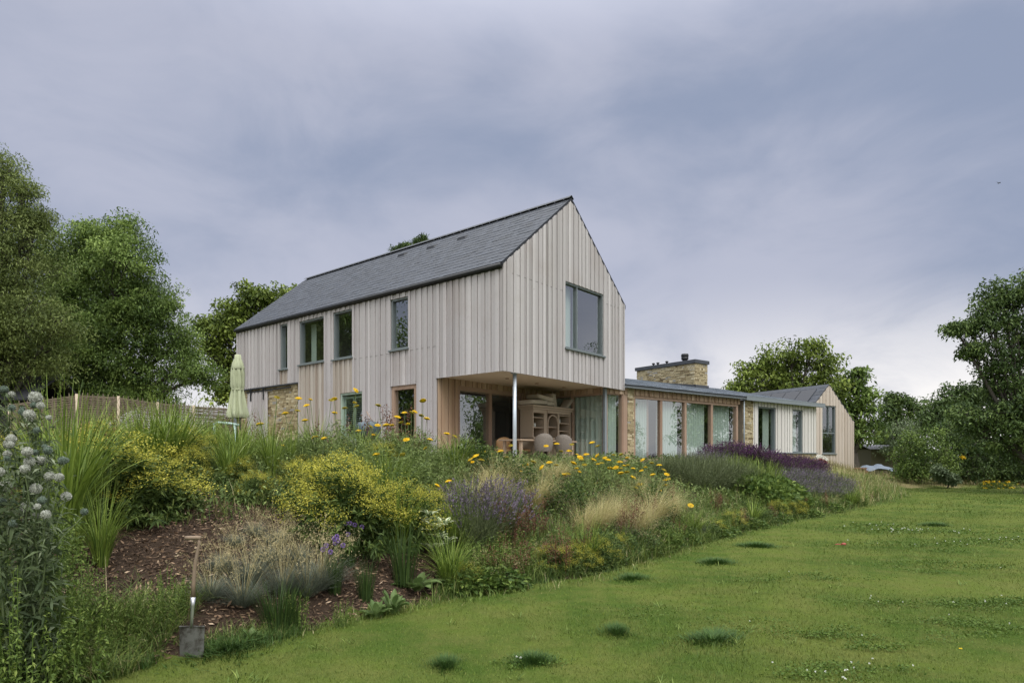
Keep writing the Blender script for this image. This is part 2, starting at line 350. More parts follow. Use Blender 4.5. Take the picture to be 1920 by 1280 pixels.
# windows
def window(fr, r, fm, name='window', mull=(), rails=(), fw=0.06, sill=True, inset=0.08, blind=None, parent=None, label=None, fwt=None, sash=None):
    u0, u1, z0, z1 = r; fwt = fwt or fw; mb = MB()
    di, do = -inset-0.06, -inset+0.0
    mb.box(fr, u0, u0+fw, -0.2, 0.0, z0, z1, 0.3); mb.box(fr, u1-fw, u1, -0.2, 0.0, z0, z1, 0.6)
    mb.box(fr, u0+fw, u1-fw, -0.2, 0.0, z1-fwt, z1, 0.5); mb.box(fr, u0+fw, u1-fw, -0.2, 0.0, z0, z0+fw, 0.4)
    us = [u0+fw]
    for m_ in mull:
        mb.box(fr, m_-fw/2, m_+fw/2, -0.18, -0.01, z0+fw, z1-fwt, random.random()); us += [m_-fw/2, m_+fw/2]
    us.append(u1-fw)
    for z_ in rails: mb.box(fr, u0+fw, u1-fw, -0.17, -0.02, z_-fw/2, z_+fw/2, 0.5)
    o = part(mb, name, M[fm], label=label)
    zs_ = [z0+fw]+[q for z_ in rails for q in (z_-fw/2, z_+fw/2)]+[z1-fwt]
    for i in range(0, len(us), 2):
        for j in range(0, len(zs_), 2):
            g = MB(); g.add([fr.p(us[i], -inset, zs_[j]), fr.p(us[i+1], -inset, zs_[j]), fr.p(us[i+1], -inset, zs_[j+1]), fr.p(us[i], -inset, zs_[j+1])], [(0, 1, 2, 3)]); sub(g, 'pane', M['glass'], o)
    if sill:
        s = MB(); s.box(fr, u0-0.05, u1+0.05, -0.05, 0.11, z0-0.05, z0-0.003); sub(s, 'sill', M['sill'], o)
    return o
window(FL, W1, 'sill'); window(FL, W2, 'sill'); window(FL, W3, 'sill'); window(FL, W4, 'sill')
gmul = FG.at(1082.5)
window(FG, GW, 'sill', mull=(gmul,), fw=0.055, label='large two pane window in the gable')
ws = window(FL, WS, 'green', name='shuttered_window', fw=0.07, sill=False)
for k in range(2):          # louvred shutters
    s = MB(); u0 = WS[0]+0.12+k*(WS[1]-WS[0]-0.16)/2; u1 = u0+(WS[1]-WS[0]-0.24)/2
    s.box(FL, u0, u0+0.05, -0.17, -0.13, WS[2]+0.1, WS[3]-0.12); s.box(FL, u1-0.05, u1, -0.17, -0.13, WS[2]+0.1, WS[3]-0.12); s.box(FL, u0+0.05, u1-0.05, -0.17, -0.13, WS[3]-0.2, WS[3]-0.12); s.box(FL, u0+.05, u1-.05, -.17, -.13, WS[2]+.1, WS[2]+.2)
    z_ = WS[2]+0.24
    while z_ < WS[3]-0.22: s.prism(FL, u0+0.05, u1-0.05, -0.165, -0.135, z_, z_, z_+0.012, z_+0.012); z_ += 0.07
    sub(s, 'shutter', M['green'], ws)
d = window(FL, DR, 'oak', name='glazed_door', fw=0.13, sill=False, label='oak framed glazed door in the side wall')
# recess: back wall, right glass wall, soffit
FK = Fr(CM+bR*L_, R_, -L_)
aG = 5.82                                       # glass corner
uq = [FK.at(x) for x in (857, 920.5, 973)]
zh = FK.z(860, 730.5)
mb = MB(); wall(mb, FK, 0.0, uq[0], c_(ZF-0.1), c_(ZS), [], 0.0, 0.03, boards=True, seed=21)
wall(mb, FK, uq[0], aG, c_(zh+0.13), c_(ZS), [], 0.0, 0.03, boards=True, seed=22)
wall(mb, FK, uq[2]+0.13, aG, c_(ZF-0.1), c_(zh+0.13), [], 0.0, 0.03, boards=True, seed=23)
part(mb, 'recess_cladding', M['larch_warm'], label='warm brown boards sheltered under the overhang')
mb = MB(); wall(mb, FK, 0.0, aG, c_(ZF-0.1), c_(ZS), [[uq[0], uq[2]+0.13, ZF-.1, zh+0.13]], -0.25, -0.004); part(mb, 'wall', M['backing'])
window(FK, [uq[0], uq[2]+0.13, ZF, zh+0.13], 'oak', name='sliding_glass_door', mull=(uq[1],), fw=0.13, sill=False, label='wide oak framed sliding glass doors in the recess')
FC = Fr(CM+aG*R_+0.26*L_, L_, -R_)              # glass wall facing the recess
mb = MB(); wall(mb, FC, 0.0, bR-0.26, c_(CZ+2.37), c_(ZS), [], -0.2, 0.02, boards=True, seed=24); part(mb, 'fascia_boards', M['larch_warm'])
window(FC, [0.0, bR-0.28, ZF, CZ+2.37], 'oak', name='side_glass_wall', fw=0.06, sill=False, mull=(1.4,))
mb = MB(); mb.box(FG, 0.0, WM, -bR-0.3, -0.0, ZS-0.0, ZS+0.06); sf = part(mb, 'soffit', M['soffit'])
for px, py in ((951, 708.5), (1007, 718), (1057.5, 725.5)):
    zz = ZS; Y = (zz-CZ)*FPX/(HY-py); X = (px-CX)/FPX*Y; s = MB(); s.tube([(X, Y, ZS-0.035), (X, Y, ZS+0.01)], 0.06, 14); sub(s, 'downlight', M['oak'], sf)
mb = MB(); pb = FG.p(0.68, -0.14, 0); mb.tube([(pb[0], pb[1], ZF-0.4), (pb[0], pb[1], ZS-0.04)], 0.058, 14); mb.box(FG, 0.6, 0.76, -0.22, -0.06, ZS-0.05, ZS-0.003)
part(mb, 'steel_post', M['galv'], smooth=True)
# ---- main roof
def slate_roof(mb, O, Ud, Vd, len_u, len_v, z0, rise, expo=0.2, wdt=0.26, seed=1, thick=0.010):
    """slates from the eaves (O, z0) along Ud, climbing by Vd"""
    rr = random.Random(seed); n = int(round(len_v/expo)); sl_ = math.hypot(len_v, rise); nx, nz = -rise/sl_, len_v/sl_
    for i in range(n):
        v0, v1 = i*len_v/n, (i+1.35)*len_v/n; v1 = min(v1, len_v); u = -(i % 2)*wdt/2
        while u < len_u:
            a, b = max(0, u)+0.0025, min(len_u, u+wdt)-0.0025; t = min(1, max(0, rr.gauss(0.5, 0.24))); e0 = 0.016+rr.uniform(-.003, .005); e1 = 0.006
            if b-a > 0.03:
                def P(uu, vv, off):
                    q = O+uu*Ud+(vv+nx*off)*Vd; return (q[0], q[1], z0+rise*vv/len_v+nz*off)
                mb.add([P(a, v0, e0-thick), P(b, v0, e0-thick), P(b, v1, e1-thick*.5), P(a, v1, e1-thick*.5), P(a, v0, e0), P(b, v0, e0), P(b, v1, e1), P(a, v1, e1)],
                       [(4, 5, 6, 7), (0, 1, 5, 4), (1, 2, 6, 5), (3, 0, 4, 7)], t=t)
            u += wdt
eo = 0.10; rp = k_*eo
mb = MB(); slate_roof(mb, CM-eo*R_-0.04*L_, L_, R_, LM+0.08, WM/2+eo, ZE-rp+0.05, ZR-ZE+rp, seed=1)
slate_roof(mb, CM+(WM+eo)*R_-0.04*L_, L_, -R_, LM+0.08, WM/2+eo, ZE-rp+0.05, ZR-ZE+rp, seed=2)
ro = part(mb, 'slate_roof', M['slate'], label='steep dark slate roof of the two storey block')
mb = MB()
for s_ in (0, 1):
    u0, u1 = (-eo, WM/2) if s_ == 0 else (WM/2, WM+eo)
    za, zb_ = (ZE-rp, ZR) if s_ == 0 else (ZR, ZE-rp)
    mb.prism(FG, u0, u1, -LM-0.03, 0.035, za-0.03, zb_-0.03, za+0.045, zb_+0.045)
sub(mb, 'roof_deck', M['black'], ro)
mb = MB()
pr = [(-0.13, -0.02), (0, 0.085), (0.13, -0.02)]
for i in range(42):
    v0, v1 = -0.05+i*(LM+0.1)/42, -0.05+(i+1)*(LM+0.1)/42
    mb.add([FG.p(WM/2+x, -v, ZR+0.06+z) for v in (v0+0.003, v1-0.003) for x, z in pr], [(0, 1, 4, 3), (1, 2, 5, 4)], t=.5)
sub(mb, 'ridge_tiles', M['lead'], ro)
for px, py in ((755, 481), (810, 466), (868, 449)):
    # near the ridge on the camera's slope
    best = None
    for v in np.linspace(0.3, 3.2, 60):
        q = CM+v*R_; k = (px-CX)/FPX; b = (k*q[1]-q[0])/(L_[0]-k*L_[1]); Y = q[1]+b*L_[1]; z = ZE+k_*v; yy = HY-(z-CZ)*FPX/Y
        if best is None or abs(yy-py) < best[0]: best = (abs(yy-py), v, b)
    _, v, b = best; s = MB(); fv = Fr(CM+b*L_, L_, R_)
    s.add([fv.p(u, v+dv, ZE+k_*(v+dv)+o_) for u, dv, o_ in ((-.22, -.12, .02), (.22, -.12, .02), (.17, -.09, .15), (-.17, -.09, .15), (-.22, .2, .03), (.22, .2, .03))], [(0, 1, 2, 3), (3, 2, 5, 4)], [(0, 3, 4), (1, 5, 2)]); sub(s, 'roof_vent', M['black'], ro)
mb = MB()
for fr, u0, u1 in ((FL, -0.0, LM+0.02),):
    mb.tube([fr.p(u0, 0.11, ZE-rp-0.02), fr.p(u1, 0.11, ZE-rp-0.02)], 0.06, 10); mb.box(fr, u0, u1, 0.035, 0.065, ZE-0.19, ZE-0.06)
mb.tube([FRt.p(0, 0.10, ZE-rp-0.02), FRt.p(LM, 0.10, ZE-rp-0.02)], 0.06, 10)
part(mb, 'gutter', M['black'], smooth=True)
mb = MB(); mb.box(FL, LM+0.02, LM+0.42, -0.35, -.02, ZF-.3, FL.z(440, 672)); mb.box(FB, 0.2, 0.9, 0.0, 0.3, ZF-.3, ZF+2.6); part(mb, 'end_wall_pier', M['zinc'])
# interior of the main block
mb = MB(); mb.box(FL, 0.2, LM-0.2, -WM+0.25, -0.26, ZS+0.06, ZS+0.30); mb.box(FL, bR, LM-.2, -WM+.25, -.1, ZF-0.2, ZF-0.02)
mb.box(FL, bR+0.3, LM-.2, -WM+.25, -.26, ZS-0.1, ZS+0.05)
part(mb, 'floor_slab', M['roomfloor'])
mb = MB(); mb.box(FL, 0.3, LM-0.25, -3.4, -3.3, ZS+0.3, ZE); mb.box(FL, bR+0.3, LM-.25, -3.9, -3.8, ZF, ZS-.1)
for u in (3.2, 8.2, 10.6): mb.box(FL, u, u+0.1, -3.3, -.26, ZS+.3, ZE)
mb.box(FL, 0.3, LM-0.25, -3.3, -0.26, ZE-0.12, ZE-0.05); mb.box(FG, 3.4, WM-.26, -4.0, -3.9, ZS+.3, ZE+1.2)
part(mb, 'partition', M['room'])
# ------------------------------------------------------------------ single storey link with glazing
RE = np.array([0.7928, 0.6095]); NE = np.array([0.6095, -0.7928]); OE = np.array([3.27, 23.15])
FE = Fr(OE, RE, NE); LE = -NE
tE = FE.at(1529.5); WE = 6.0
ZEE, ZRE = CZ+2.70, CZ+4.04; HD = CZ+2.375; FB_ = CZ+2.60; SILL = CZ+0.35
U = lambda px: FE.at(px)
# glass panel beside the corner
mb = MB(); mb.box(FE, -0.04, 0.06, -0.06, 0.05, ZF-.1, ZS-.003); part(mb, 'corner_post', M['zinc'])
window(FE, [0.07, U(1167.5), ZF+0.02, HD], 'oak', name='corner_window', fw=0.035, sill=False)
# stone piers
def pier(u0, u1, z0, z1, seed, lab=None):
    mb = MB(); stones(mb, FE, u0, u1, z0, z1, 0.0, 0.05, seed); o = part(mb, 'stone_pier', M['stone'], label=lab)
    s = MB(); s.box(FE, u0, u1, -0.3, 0.035, z0, z1); sub(s, 'mortar', M['mortar'], o)
mb = MB(); mb.box(FE, U(1167.5), U(1175), -0.15, 0.03, ZF-.1, HD, 0.5); part(mb, 'oak_post', M['oak'])
pier(U(1175), U(1187), ZF-0.4, FB_, 31, 'stone pier nearest the two storey block')
pier(U(1391), U(1410.5), ZF-0.6, FB_-0.02, 32, 'stone pier between glazing and pale boards')
mull = [U(x) for x in (1240.5, 1286, 1335.5)]
window(FE, [U(1187), U(1384), ZF+0.0, HD], 'oak', name='glazed_screen', mull=mull, fw=0.13, fwt=0.10, sill=False, label='long row of oak framed glass panels')
mb = MB(); u_ = U(1225); mb.box(FE, u_-0.05, u_+0.05, -0.35, -0.28, ZF, HD-.1); mb.box(FE, U(1232), U(1238), -0.75, -0.7, ZF, HD-.1); part(mb, 'inner_post', M['oak'])
mb = MB(); wall(mb, FE, 0.07, U(1175), c_(HD), c_(FB_), [], -.1, 0.03, boards=True, seed=41); part(mb, 'fascia_boards', M['larch_warm']); mb = MB(); wall(mb, FE, U(1187), U(1386), c_(HD), c_(FB_), [], -.1, 0.03, boards=True, seed=42)
part(mb, 'fascia_boards', M['larch_warm'], label='short brown boards above the glazing')
# pale boarded bay with two windows on a stone plinth
V1 = [U(1420.5), U(1453.5), SILL, HD+.0]; V2 = [U(1485), U(1504), SILL, HD+.0]
mb = MB(); wall(mb, FE, U(1410.5), tE, c_(SILL), c_(FB_), [V1, V2], 0.0, 0.03, boards=True, seed=43, gap=0.02, relief=0.022); part(mb, 'pale_cladding', M['larch_pale'], label='pale grey boards around two tall windows')
mb = MB(); wall(mb, FE, U(1410.5), tE-.02, c_(SILL), c_(FB_), [V1, V2], -0.25, -.003); mb.box(Fr(OE+tE*RE, LE, RE), 0.0, 12, -.2, 0, ZF-.6, FB_-.05); part(mb, 'wall', M['backing'])
window(FE, V1, 'sill', fw=0.06, sill=False); window(FE, V2, 'sill', fw=0.06, sill=False)
mb = MB(); mb.box(FE, U(1410.5), tE+.05, -.2, 0.10, SILL-.05, SILL-.004); part(mb, 'sill_flashing', M['sill'])
mb = MB(); stones(mb, FE, U(1410.6), tE, ZF-1.0, SILL-.055, 0.0, 0.04, 44); o = part(mb, 'stone_plinth', M['stone']); s = MB(); s.box(FE, U(1410.6), tE, -.2, .028, ZF-1., SILL-.055); sub(s, 'mortar', M['mortar'], o)
# fascia and roof
uF = float(U(1166.5))
mb = MB(); mb.box(FE, uF, U(1389), 0.10, 0.16, FB_-.01, FB_+.07); mb.box(FE, uF, U(1389), 0.16, 0.27, FB_+.0, FB_+.075); part(mb, 'gutter', M['zinc'])
mb = MB(); mb.box(FE, U(1389.2), tE+.35, 0.12, 0.30, FB_-.04, FB_+.15); part(mb, 'fascia', M['zinc'])
mb = MB(); q = FE.p(U(1389), 0.16, 0); mb.tube([(q[0], q[1], ZF-.5), (q[0], q[1], FB_)], 0.035, 8); part(mb, 'downpipe', M['zinc'], smooth=True)
uF = float(U(1166.5)); mb = MB(); OO = OE+0.30*NE+uF*RE
rise = ZRE-ZEE; slate_roof(mb, OO, RE, LE, tE+.35-uF, WE+.3, ZEE, rise, expo=0.3, wdt=0.5, seed=51, thick=0.012)
O2 = OE+(2*WE)*LE-0.2*RE; slate_roof(mb, O2, RE, -LE, tE+.55, WE, ZEE, rise, expo=0.5, wdt=.8, seed=52)
ro2 = part(mb, 'low_roof', M['slate_pale'], label='low pitched pale grey slate roof over the glazed link')
mb = MB(); FS = Fr(OE, LE, -RE)
mb.prism(FS, -0.28, WE, -tE-.33, -uF, ZEE-.06, ZRE-.06, ZEE+.005, ZRE+.005); mb.prism(FS, 1.2, WE, -uF, 2.2, ZEE+.22, ZRE-.06, ZEE+.28, ZRE); mb.prism(FS, WE, 2*WE, -tE-.33, .18, ZRE-.06, ZEE-.06, ZRE+.005, ZEE+.005); sub(mb, 'roof_deck', M['lead'], ro2)
# stone chimney
tC = 10.45; FCh = Fr(OE+tC*RE+4.0*LE, LE, -RE); FCr = Fr(OE+tC*RE+4.0*LE, RE, NE)
zb_ = ZEE+.5; ztC = CZ+4.84
mb = MB(); stones(mb, FCh, 0.0, 3.8, zb_, ztC, -.05, .02, 61); stones(mb, FCr, 0.0, 1.0, zb_, ztC, -.05, .02, 62); stones(mb, Fr(OE+(tC+1)*RE+4*LE, LE, RE), 0.0, 3.8, zb_, ztC, -.05, .02, 63)
ch = part(mb, 'chimney', M['stone'], label='long stone chimney rising from the low roof')
s = MB(); s.box(FCr, 0.03, .97, -3.77, -.03, zb_, ztC); sub(s, 'mortar', M['mortar'], ch)
s = MB(); s.box(FCr, -.08, 1.08, -3.88, .08, ztC, ztC+.17); sub(s, 'coping', M['lead'], ch)
s = MB(); zc_ = ztC+.17; c = FCr.p(.5, -1.0, zc_); s.lathe(c, [(.24, 0), (.24, .05), (.13, .06), (.13, .14), (.17, .15), (.19, .24), (.17, .26), (.17, .29), (.19, .30), (.19, .40), (.165, .45), (0.0, .47)], 18); sub(s, 'cowl', M['black'], ch, smooth=True)
for v in (2.9, 2.6, 2.0):
    s = MB(); c = FCr.p(.3, -v, zc_); s.lathe(c, [(.09, 0), (.09, .03), (.05, .035), (.05, .1), (.085, .12), (.085, .17), (0, .2)], 12); sub(s, 'vent_pipe', M['black'], ch, smooth=True)
s = MB(); s.box(FCh, -.05, 1.7, -.02, .07, ZEE+.85, ZEE+.99); s.prism(FCh, -.06, 3.2, .0, .06, ZEE+.8, ZRE-.0, ZEE+1.04, ZRE+.18); s.box(FCr, -.06, 1.06, -.03, .06, ZEE+.8, ZEE+1.06); sub(s, 'flashing', M['lead'], ch)
# interior of the link
mb = MB(); mb.box(FE, 0.0, tE, -WE, -.1, ZF-.2, ZF-.02); part(mb, 'floor_slab', M['roomfloor'])
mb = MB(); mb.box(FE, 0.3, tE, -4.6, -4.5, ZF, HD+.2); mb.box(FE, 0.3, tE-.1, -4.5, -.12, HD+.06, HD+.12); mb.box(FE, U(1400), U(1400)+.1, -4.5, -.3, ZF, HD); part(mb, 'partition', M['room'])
# ------------------------------------------------------------------ far gabled wing
RW = np.array([0.8863, 0.4631]); NW = np.array([0.4631, -0.8863]); OW = np.array([17.88, 39.1]); FW = Fr(OW, RW, NW); LW = -NW
uA = FW.at(1553.5); uR = FW.at(1600); half = uR-uA; uL = uA-half
zA = FW.z(1553.5, 721.5); zEw = FW.z(1600, 791); kw = (zA-zEw)/half
VW = [FW.at(1541.2), FW.at(1566), FW.z(1541.2, 850), FW.z(1541.2, 759.6)]
zt_w = lambda u: zA-kw*abs(u-uA)
mb = MB(); wall(mb, FW, uL, uA, c_(ZF-.6), zt_w, [VW] if VW[0] < uA else [], 0, .03, boards=True, seed=71, gap=.006); wall(mb, FW, uA, uR, c_(ZF-.6), zt_w, [VW], 0, .03, boards=True, seed=72, gap=.006)
part(mb, 'wing_cladding', M['larch_tan'], label='tan vertical boards of the small far gable')
mb = MB(); wall(mb, FW, uL, uR, c_(ZF-.6), lambda u: zt_w(u)-.05, [VW], -.25, -.004, step=float(uA)); FWr = Fr(OW+uR*RW, LW, RW); mb.box(FWr, 0.0, 9, -.2, 0, ZF-.6, zEw-.03); FWl = Fr(OW+uL*RW, LW, -RW); mb.box(FWl, 0.0, 9, -.2, 0, ZF-.6, zEw-.03)
mb.box(FW, uL, uR, -4.2, -4.1, ZF, zA-1); part(mb, 'wall', M['larch_warm'])
window(FW, VW, 'sill', mull=(), rails=(FW.z(1541.2, 811),), fw=.07, sill=True, label='tall window in the far gable')
mb = MB(); um = FW.at(1554.3); mb.box(FW, um-.03, um+.03, -.16, -.01, FW.z(1541.2, 811), VW[3]); part(mb, 'window_bar', M['sill'])
mb = MB(); slate_roof(mb, OW+(uL-.1)*RW-(-.05)*NW, LW, RW, 9, half+.1, zEw-kw*.1+.05, zA-zEw+kw*.1, expo=.25, wdt=.35, seed=73)
slate_roof(mb, OW+(uR+.06)*RW+.05*NW, LW, -RW, 9, half+.06, zEw-kw*.06+.05, zA-zEw+kw*.06, expo=.3, wdt=.5, seed=74)
ro3 = part(mb, 'wing_roof', M['slate'], label='dark slate roof of the far wing')
s = MB(); s.prism(FW, uL-.1, uA, -9, .04, zEw-.1*kw-.03, zA-.03, zEw-.1*kw+.04, zA+.04); s.prism(FW, uA, uR+.03, -9, .04, zA-.03, zEw-.03*kw-.03, zA+.04, zEw-.03*kw+.04); sub(s, 'roof_deck', M['lead'], ro3)
M['solar'] = plain('solar_glass', (0.012, 0.014, 0.022), 0.25, 0.1)
FWs = Fr(OW+uL*RW, LW, RW)
for k in range(5):
    s = MB(); u0 = 0.55+k*1.12; v0, v1 = 0.25, half-.35
    s.add([(*(OW+(uL+v)*RW+u*LW), zEw+kw*v+.12) for u, v in ((u0, v0), (u0+1.08, v0), (u0+1.08, v1), (u0, v1))]+[(*(OW+(uL+v)*RW+u*LW), zEw+kw*v+.06) for u, v in ((u0, v0), (u0+1.08, v0), (u0+1.08, v1), (u0, v1))],
          [(0, 1, 2, 3), (0, 4, 5, 1), (1, 5, 6, 2), (2, 6, 7, 3), (3, 7, 4, 0)]); sub(s, 'solar_panel', M['solar'], ro3)
tag(house, 'long grey timber clad house with steep slate gable, overhang and low glazed wing', 'house')
# curtains hanging behind the glass
def curtain(fr, u0, u1, d, z0, z1, label, group='pale green curtains behind the glass', amp=0.05, wave=0.16, sway=0.0):
    n = max(6, int((u1-u0)/0.02)); us = np.linspace(u0, u1, n); ph = rng.uniform(0, 6)
    dd = d+amp*np.sin(us/wave*2*math.pi+ph+1.3*np.sin(us*3.1+ph))
    zs = [z0, (z0+z1)/2, z1]; V = []
    for k, z in enumerate(zs):
        for u, e in zip(us, dd): V.append(fr.p(u+0.01*k, e*1.0 if k < 2 else d+(e-d)*.7, z))
    Q = [(k*n+i, k*n+i+1, (k+1)*n+i+1, (k+1)*n+i) for k in range(2) for i in range(n-1)]
    o = mesh_np('curtain', np.array(V), np.array(Q), M['curtain'], smooth=True); tag(o, label, 'curtain', group); return o
curtain(FC, .12, bR-.35, -.22, ZF+.02, CZ+2.3, 'pale green pleated curtain along the recess glass wall', wave=.24, amp=.07)
curtain(FE, .12, U(1166), -.3, ZF+.02, HD-.05, 'pale curtain behind the narrow corner glass panel')
for k, (x0, x1, lb) in enumerate(((1189, 1222, 'in the panel beside the stone pier'), (1243, 1281, 'in the second panel of the glazed screen'), (1290, 1330, 'in the third panel of the glazed screen'), (1341, 1377, 'in the last panel before the downpipe'))):
    curtain(FE, U(x0), U(x1), -.3, ZF+.02, HD-.07, 'pale green curtain '+lb)
curtain(FE, U(1440), U(1452), -.3, SILL, HD-.05, 'green curtain drawn back in the wider pale bay window', wave=.4, amp=.03)
curtain(FE, U(1489.5), U(1503), -.3, SILL, HD-.05, 'green curtain in the narrow pale bay window', wave=.4, amp=.03)
curtain(FG, GW[0]+.06, gmul+.02, -.3, GW[2], GW[3]-.05, 'white curtain in the left pane of the gable window', amp=.03)
curtain(FL, W1[0]+.05, W1[1]-.05, -.3, W1[2], W1[3]-.05, 'green curtain in the narrow far upstairs window', amp=.03)
curtain(FL, W2[1]-.45, W2[1]-.08, -.45, W2[2], W2[3]-.05, 'green curtain drawn back in the wide upstairs window', amp=.03)
# ------------------------------------------------------------------ ground
EXs = np.array([-60, -12, -6, -3.7, -2.78, -2.2, -1.44, -.4, 1.02, 2.7, 5.5, 9.6, 17.4, 19, 22, 30, 60, 900])
EYs = np.array([0, 1.2, 2.8, 4.25, 5.25, 5.85, 6.8, 8.1, 9.2, 11.4, 15.4, 20, 29, 33, 37, 38.5, 37, 37])
def dist_(X, Y): return (Y-np.interp(X, EXs, EYs))*0.75
def ground(X, Y):
    X = np.asarray(X, float); Y = np.asarray(Y, float); d = dist_(X, Y)
    B = np.interp(X, [16, 27], [1.40, 0.35]); x = np.clip(d/5.2, 0, 1)
    h = B*(1-(1-x)**1.6)
    return h+0.012*np.sin(X*2.1+1)*np.cos(Y*1.7)+0.02*np.clip(d, 0, 1)*np.sin(X*3.7+Y*2.9)
def axis(lo, hi, fine_lo, fine_hi, st, far):
    a = list(np.arange(fine_lo, fine_hi+1e-6, st)); s = st; x = fine_lo
    while x > lo: s *= far; x -= s; a.insert(0, max(x, lo))
    s = st; x = a[-1]
    while x < hi: s *= far; x += s; a.append(min(x, hi))
    return np.array(a)
ax = axis(-900, 900, -14, 26, 0.16, 1.12); ay = axis(-60, 1500, 1.5, 42, 0.16, 1.12)
GX, GY = np.meshgrid(ax, ay); GZ = ground(GX, GY)
V = np.stack([GX, GY, GZ], -1).reshape(-1, 3); nx_, ny_ = len(ax), len(ay)
ii, jj = np.meshgrid(np.arange(nx_-1), np.arange(ny_-1)); q0 = (jj*nx_+ii).ravel()
Q = np.stack([q0, q0+1, q0+nx_+1, q0+nx_], -1)
cxx = V[Q].mean(1); dd = dist_(cxx[:, 0], cxx[:, 1])+0.12*np.sin(cxx[:, 0]*5)*np.sin(cxx[:, 1]*4)
isbed = (dd > 0) & (cxx[:, 0] > -13) & (cxx[:, 0] < 12.5) & (cxx[:, 1] < 30)
islawn = dd <= 0
m = newmat('lawn_turf')
lp = RANGE(noise(0.55, 4, 0.6), 0.40, 0.62); lq = RANGE(noise(2.3, 5, 0.6), 0.35, 0.7)
c = MIX(lp, (0.050, 0.088, 0.012), (0.098, 0.132, 0.022)); c = MIX(MA('MULTIPLY', lq, 0.5), c, (0.14, 0.135, 0.04))
c = MIX(RANGE(noise(60, 3, 0.7), 0.45, 0.7, 0, 0.55), c, (0.045, 0.07, 0.015))
M['turf'] = fin(m, c, 0.95, spec=0.1, bump=noise(90, 3, 0.7), bstr=0.7, bdist=0.02)
m = newmat('mulch_soil'); c = MIX(noise(25, 5, 0.7), (0.022, 0.016, 0.012), (0.085, 0.058, 0.040))
M['soil'] = fin(m, c, 0.95, spec=0.1, bump=noise(40, 4, 0.7), bstr=1.0, bdist=0.03)
m = newmat('meadow_ground'); c = MIX(RANGE(noise(0.5, 4), 0.4, 0.6), (0.10, 0.13, 0.03), (0.22, 0.19, 0.09)); M['meadow'] = fin(m, c, 0.95, spec=0.1)
def sub_ground(name, mask, mat):
    q = Q[mask]; used, inv = np.unique(q, return_inverse=True)
    o = mesh_np(name, V[used], inv.reshape(q.shape), mat, smooth=True); tag(o, kind='structure'); return o
sub_ground('lawn', islawn, M['turf']); sub_ground('planting_bank', isbed & ~islawn, M['soil']); sub_ground('meadow_ground', ~islawn & ~isbed, M['meadow'])
# terrace around the recess and along the glazing
mb = MB(); mb.box(FG, -1.2, 6.4, -bR-.2, 1.6, 1.30, ZF-.015); mb.box(FL, -.0, LM+1, -0.2, 1.6, 1.30, ZF-.02); mb.box(FE, 0.2, U(1389), -.3, 1.0, 1.30, ZF-.025)
o = mb.build('terrace', M['paving']); tag(o, kind='structure')

# ------------------------------------------------------------------ vegetation toolkit
def leafmat(name, stops, transl=0.22, rough=0.6, nz=None):
    m = newmat(name); c = ramp(tattr(), stops)
    if nz: c = MIX(RANGE(noise(nz[0], 3), 0.42, 0.62, 0, nz[1]), c, nz[2])
    return fin(m, c, rough, spec=0.3, transl=transl)
M['grass'] = leafmat('lawn_blades', [(0, (0.042, 0.082, 0.009)), (0.5, (0.096, 0.152, 0.017)), (0.85, (0.172, 0.222, 0.030)), (1, (0.28, 0.26, 0.09))], nz=(0.55, 0.6, (0.135, 0.155, 0.034)))
M['tuft'] = leafmat('dark_tuft_blades', [(0, (0.03, 0.07, 0.016)), (1, (0.08, 0.15, 0.03))])
M['clover'] = leafmat('clover_leaf', [(0, (0.048, 0.095, 0.012)), (1, (0.11, 0.17, 0.024))])
M['rough'] = leafmat('rough_grass', [(0, (0.045, 0.082, 0.018)), (0.5, (0.115, 0.172, 0.035)), (0.8, (0.22, 0.26, 0.06)), (0.9, (0.30, 0.26, 0.12)), (1, (0.42, 0.36, 0.20))])
M['dry'] = leafmat('dry_grass', [(0, (0.13, 0.13, 0.045)), (0.5, (0.30, 0.26, 0.12)), (1, (0.50, 0.42, 0.24))])
M['reed'] = leafmat('reed_grass', [(0, (0.055, 0.10, 0.018)), (0.5, (0.16, 0.23, 0.035)), (0.9, (0.31, 0.38, 0.08)), (1, (0.50, 0.54, 0.26))])
M['stipa'] = leafmat('feather_grass', [(0, (0.20, 0.20, 0.06)), (0.4, (0.46, 0.40, 0.17)), (1, (0.78, 0.68, 0.40))], transl=0.3)
M['fern'] = leafmat('grey_green_foliage', [(0, (0.040, 0.07, 0.020)), (0.5, (0.12, 0.17, 0.045)), (1, (0.25, 0.31, 0.10))])
M['dkleaf'] = leafmat('dark_leaf', [(0, (0.022, 0.046, 0.012)), (0.6, (0.065, 0.11, 0.024)), (1, (0.15, 0.20, 0.05))])
M['ltleaf'] = leafmat('light_leaf', [(0, (0.045, 0.085, 0.016)), (0.5, (0.115, 0.175, 0.034)), (1, (0.25, 0.31, 0.07))])
M['hosta'] = leafmat('broad_leaf', [(0, (0.085, 0.14, 0.04)), (1, (0.24, 0.32, 0.12))])
M['cream'] = leafmat('variegated_leaf', [(0, (0.10, 0.18, 0.09)), (0.45, (0.16, 0.26, 0.12)), (0.5, (0.60, 0.64, 0.42)), (1, (0.72, 0.74, 0.52))])
M['yellow'] = leafmat('yellow_froth', [(0, (0.14, 0.17, 0.03)), (0.5, (0.43, 0.41, 0.05)), (1, (0.70, 0.63, 0.13))], transl=0.3)
M['gold'] = leafmat('golden_flower', [(0, (0.55, 0.34, 0.008)), (0.5, (0.80, 0.55, 0.015)), (1, (0.85, 0.68, 0.05))], transl=0.1)
M['lavleaf'] = leafmat('lavender_leaf', [(0, (0.06, 0.08, 0.035)), (1, (0.18, 0.21, 0.10))])
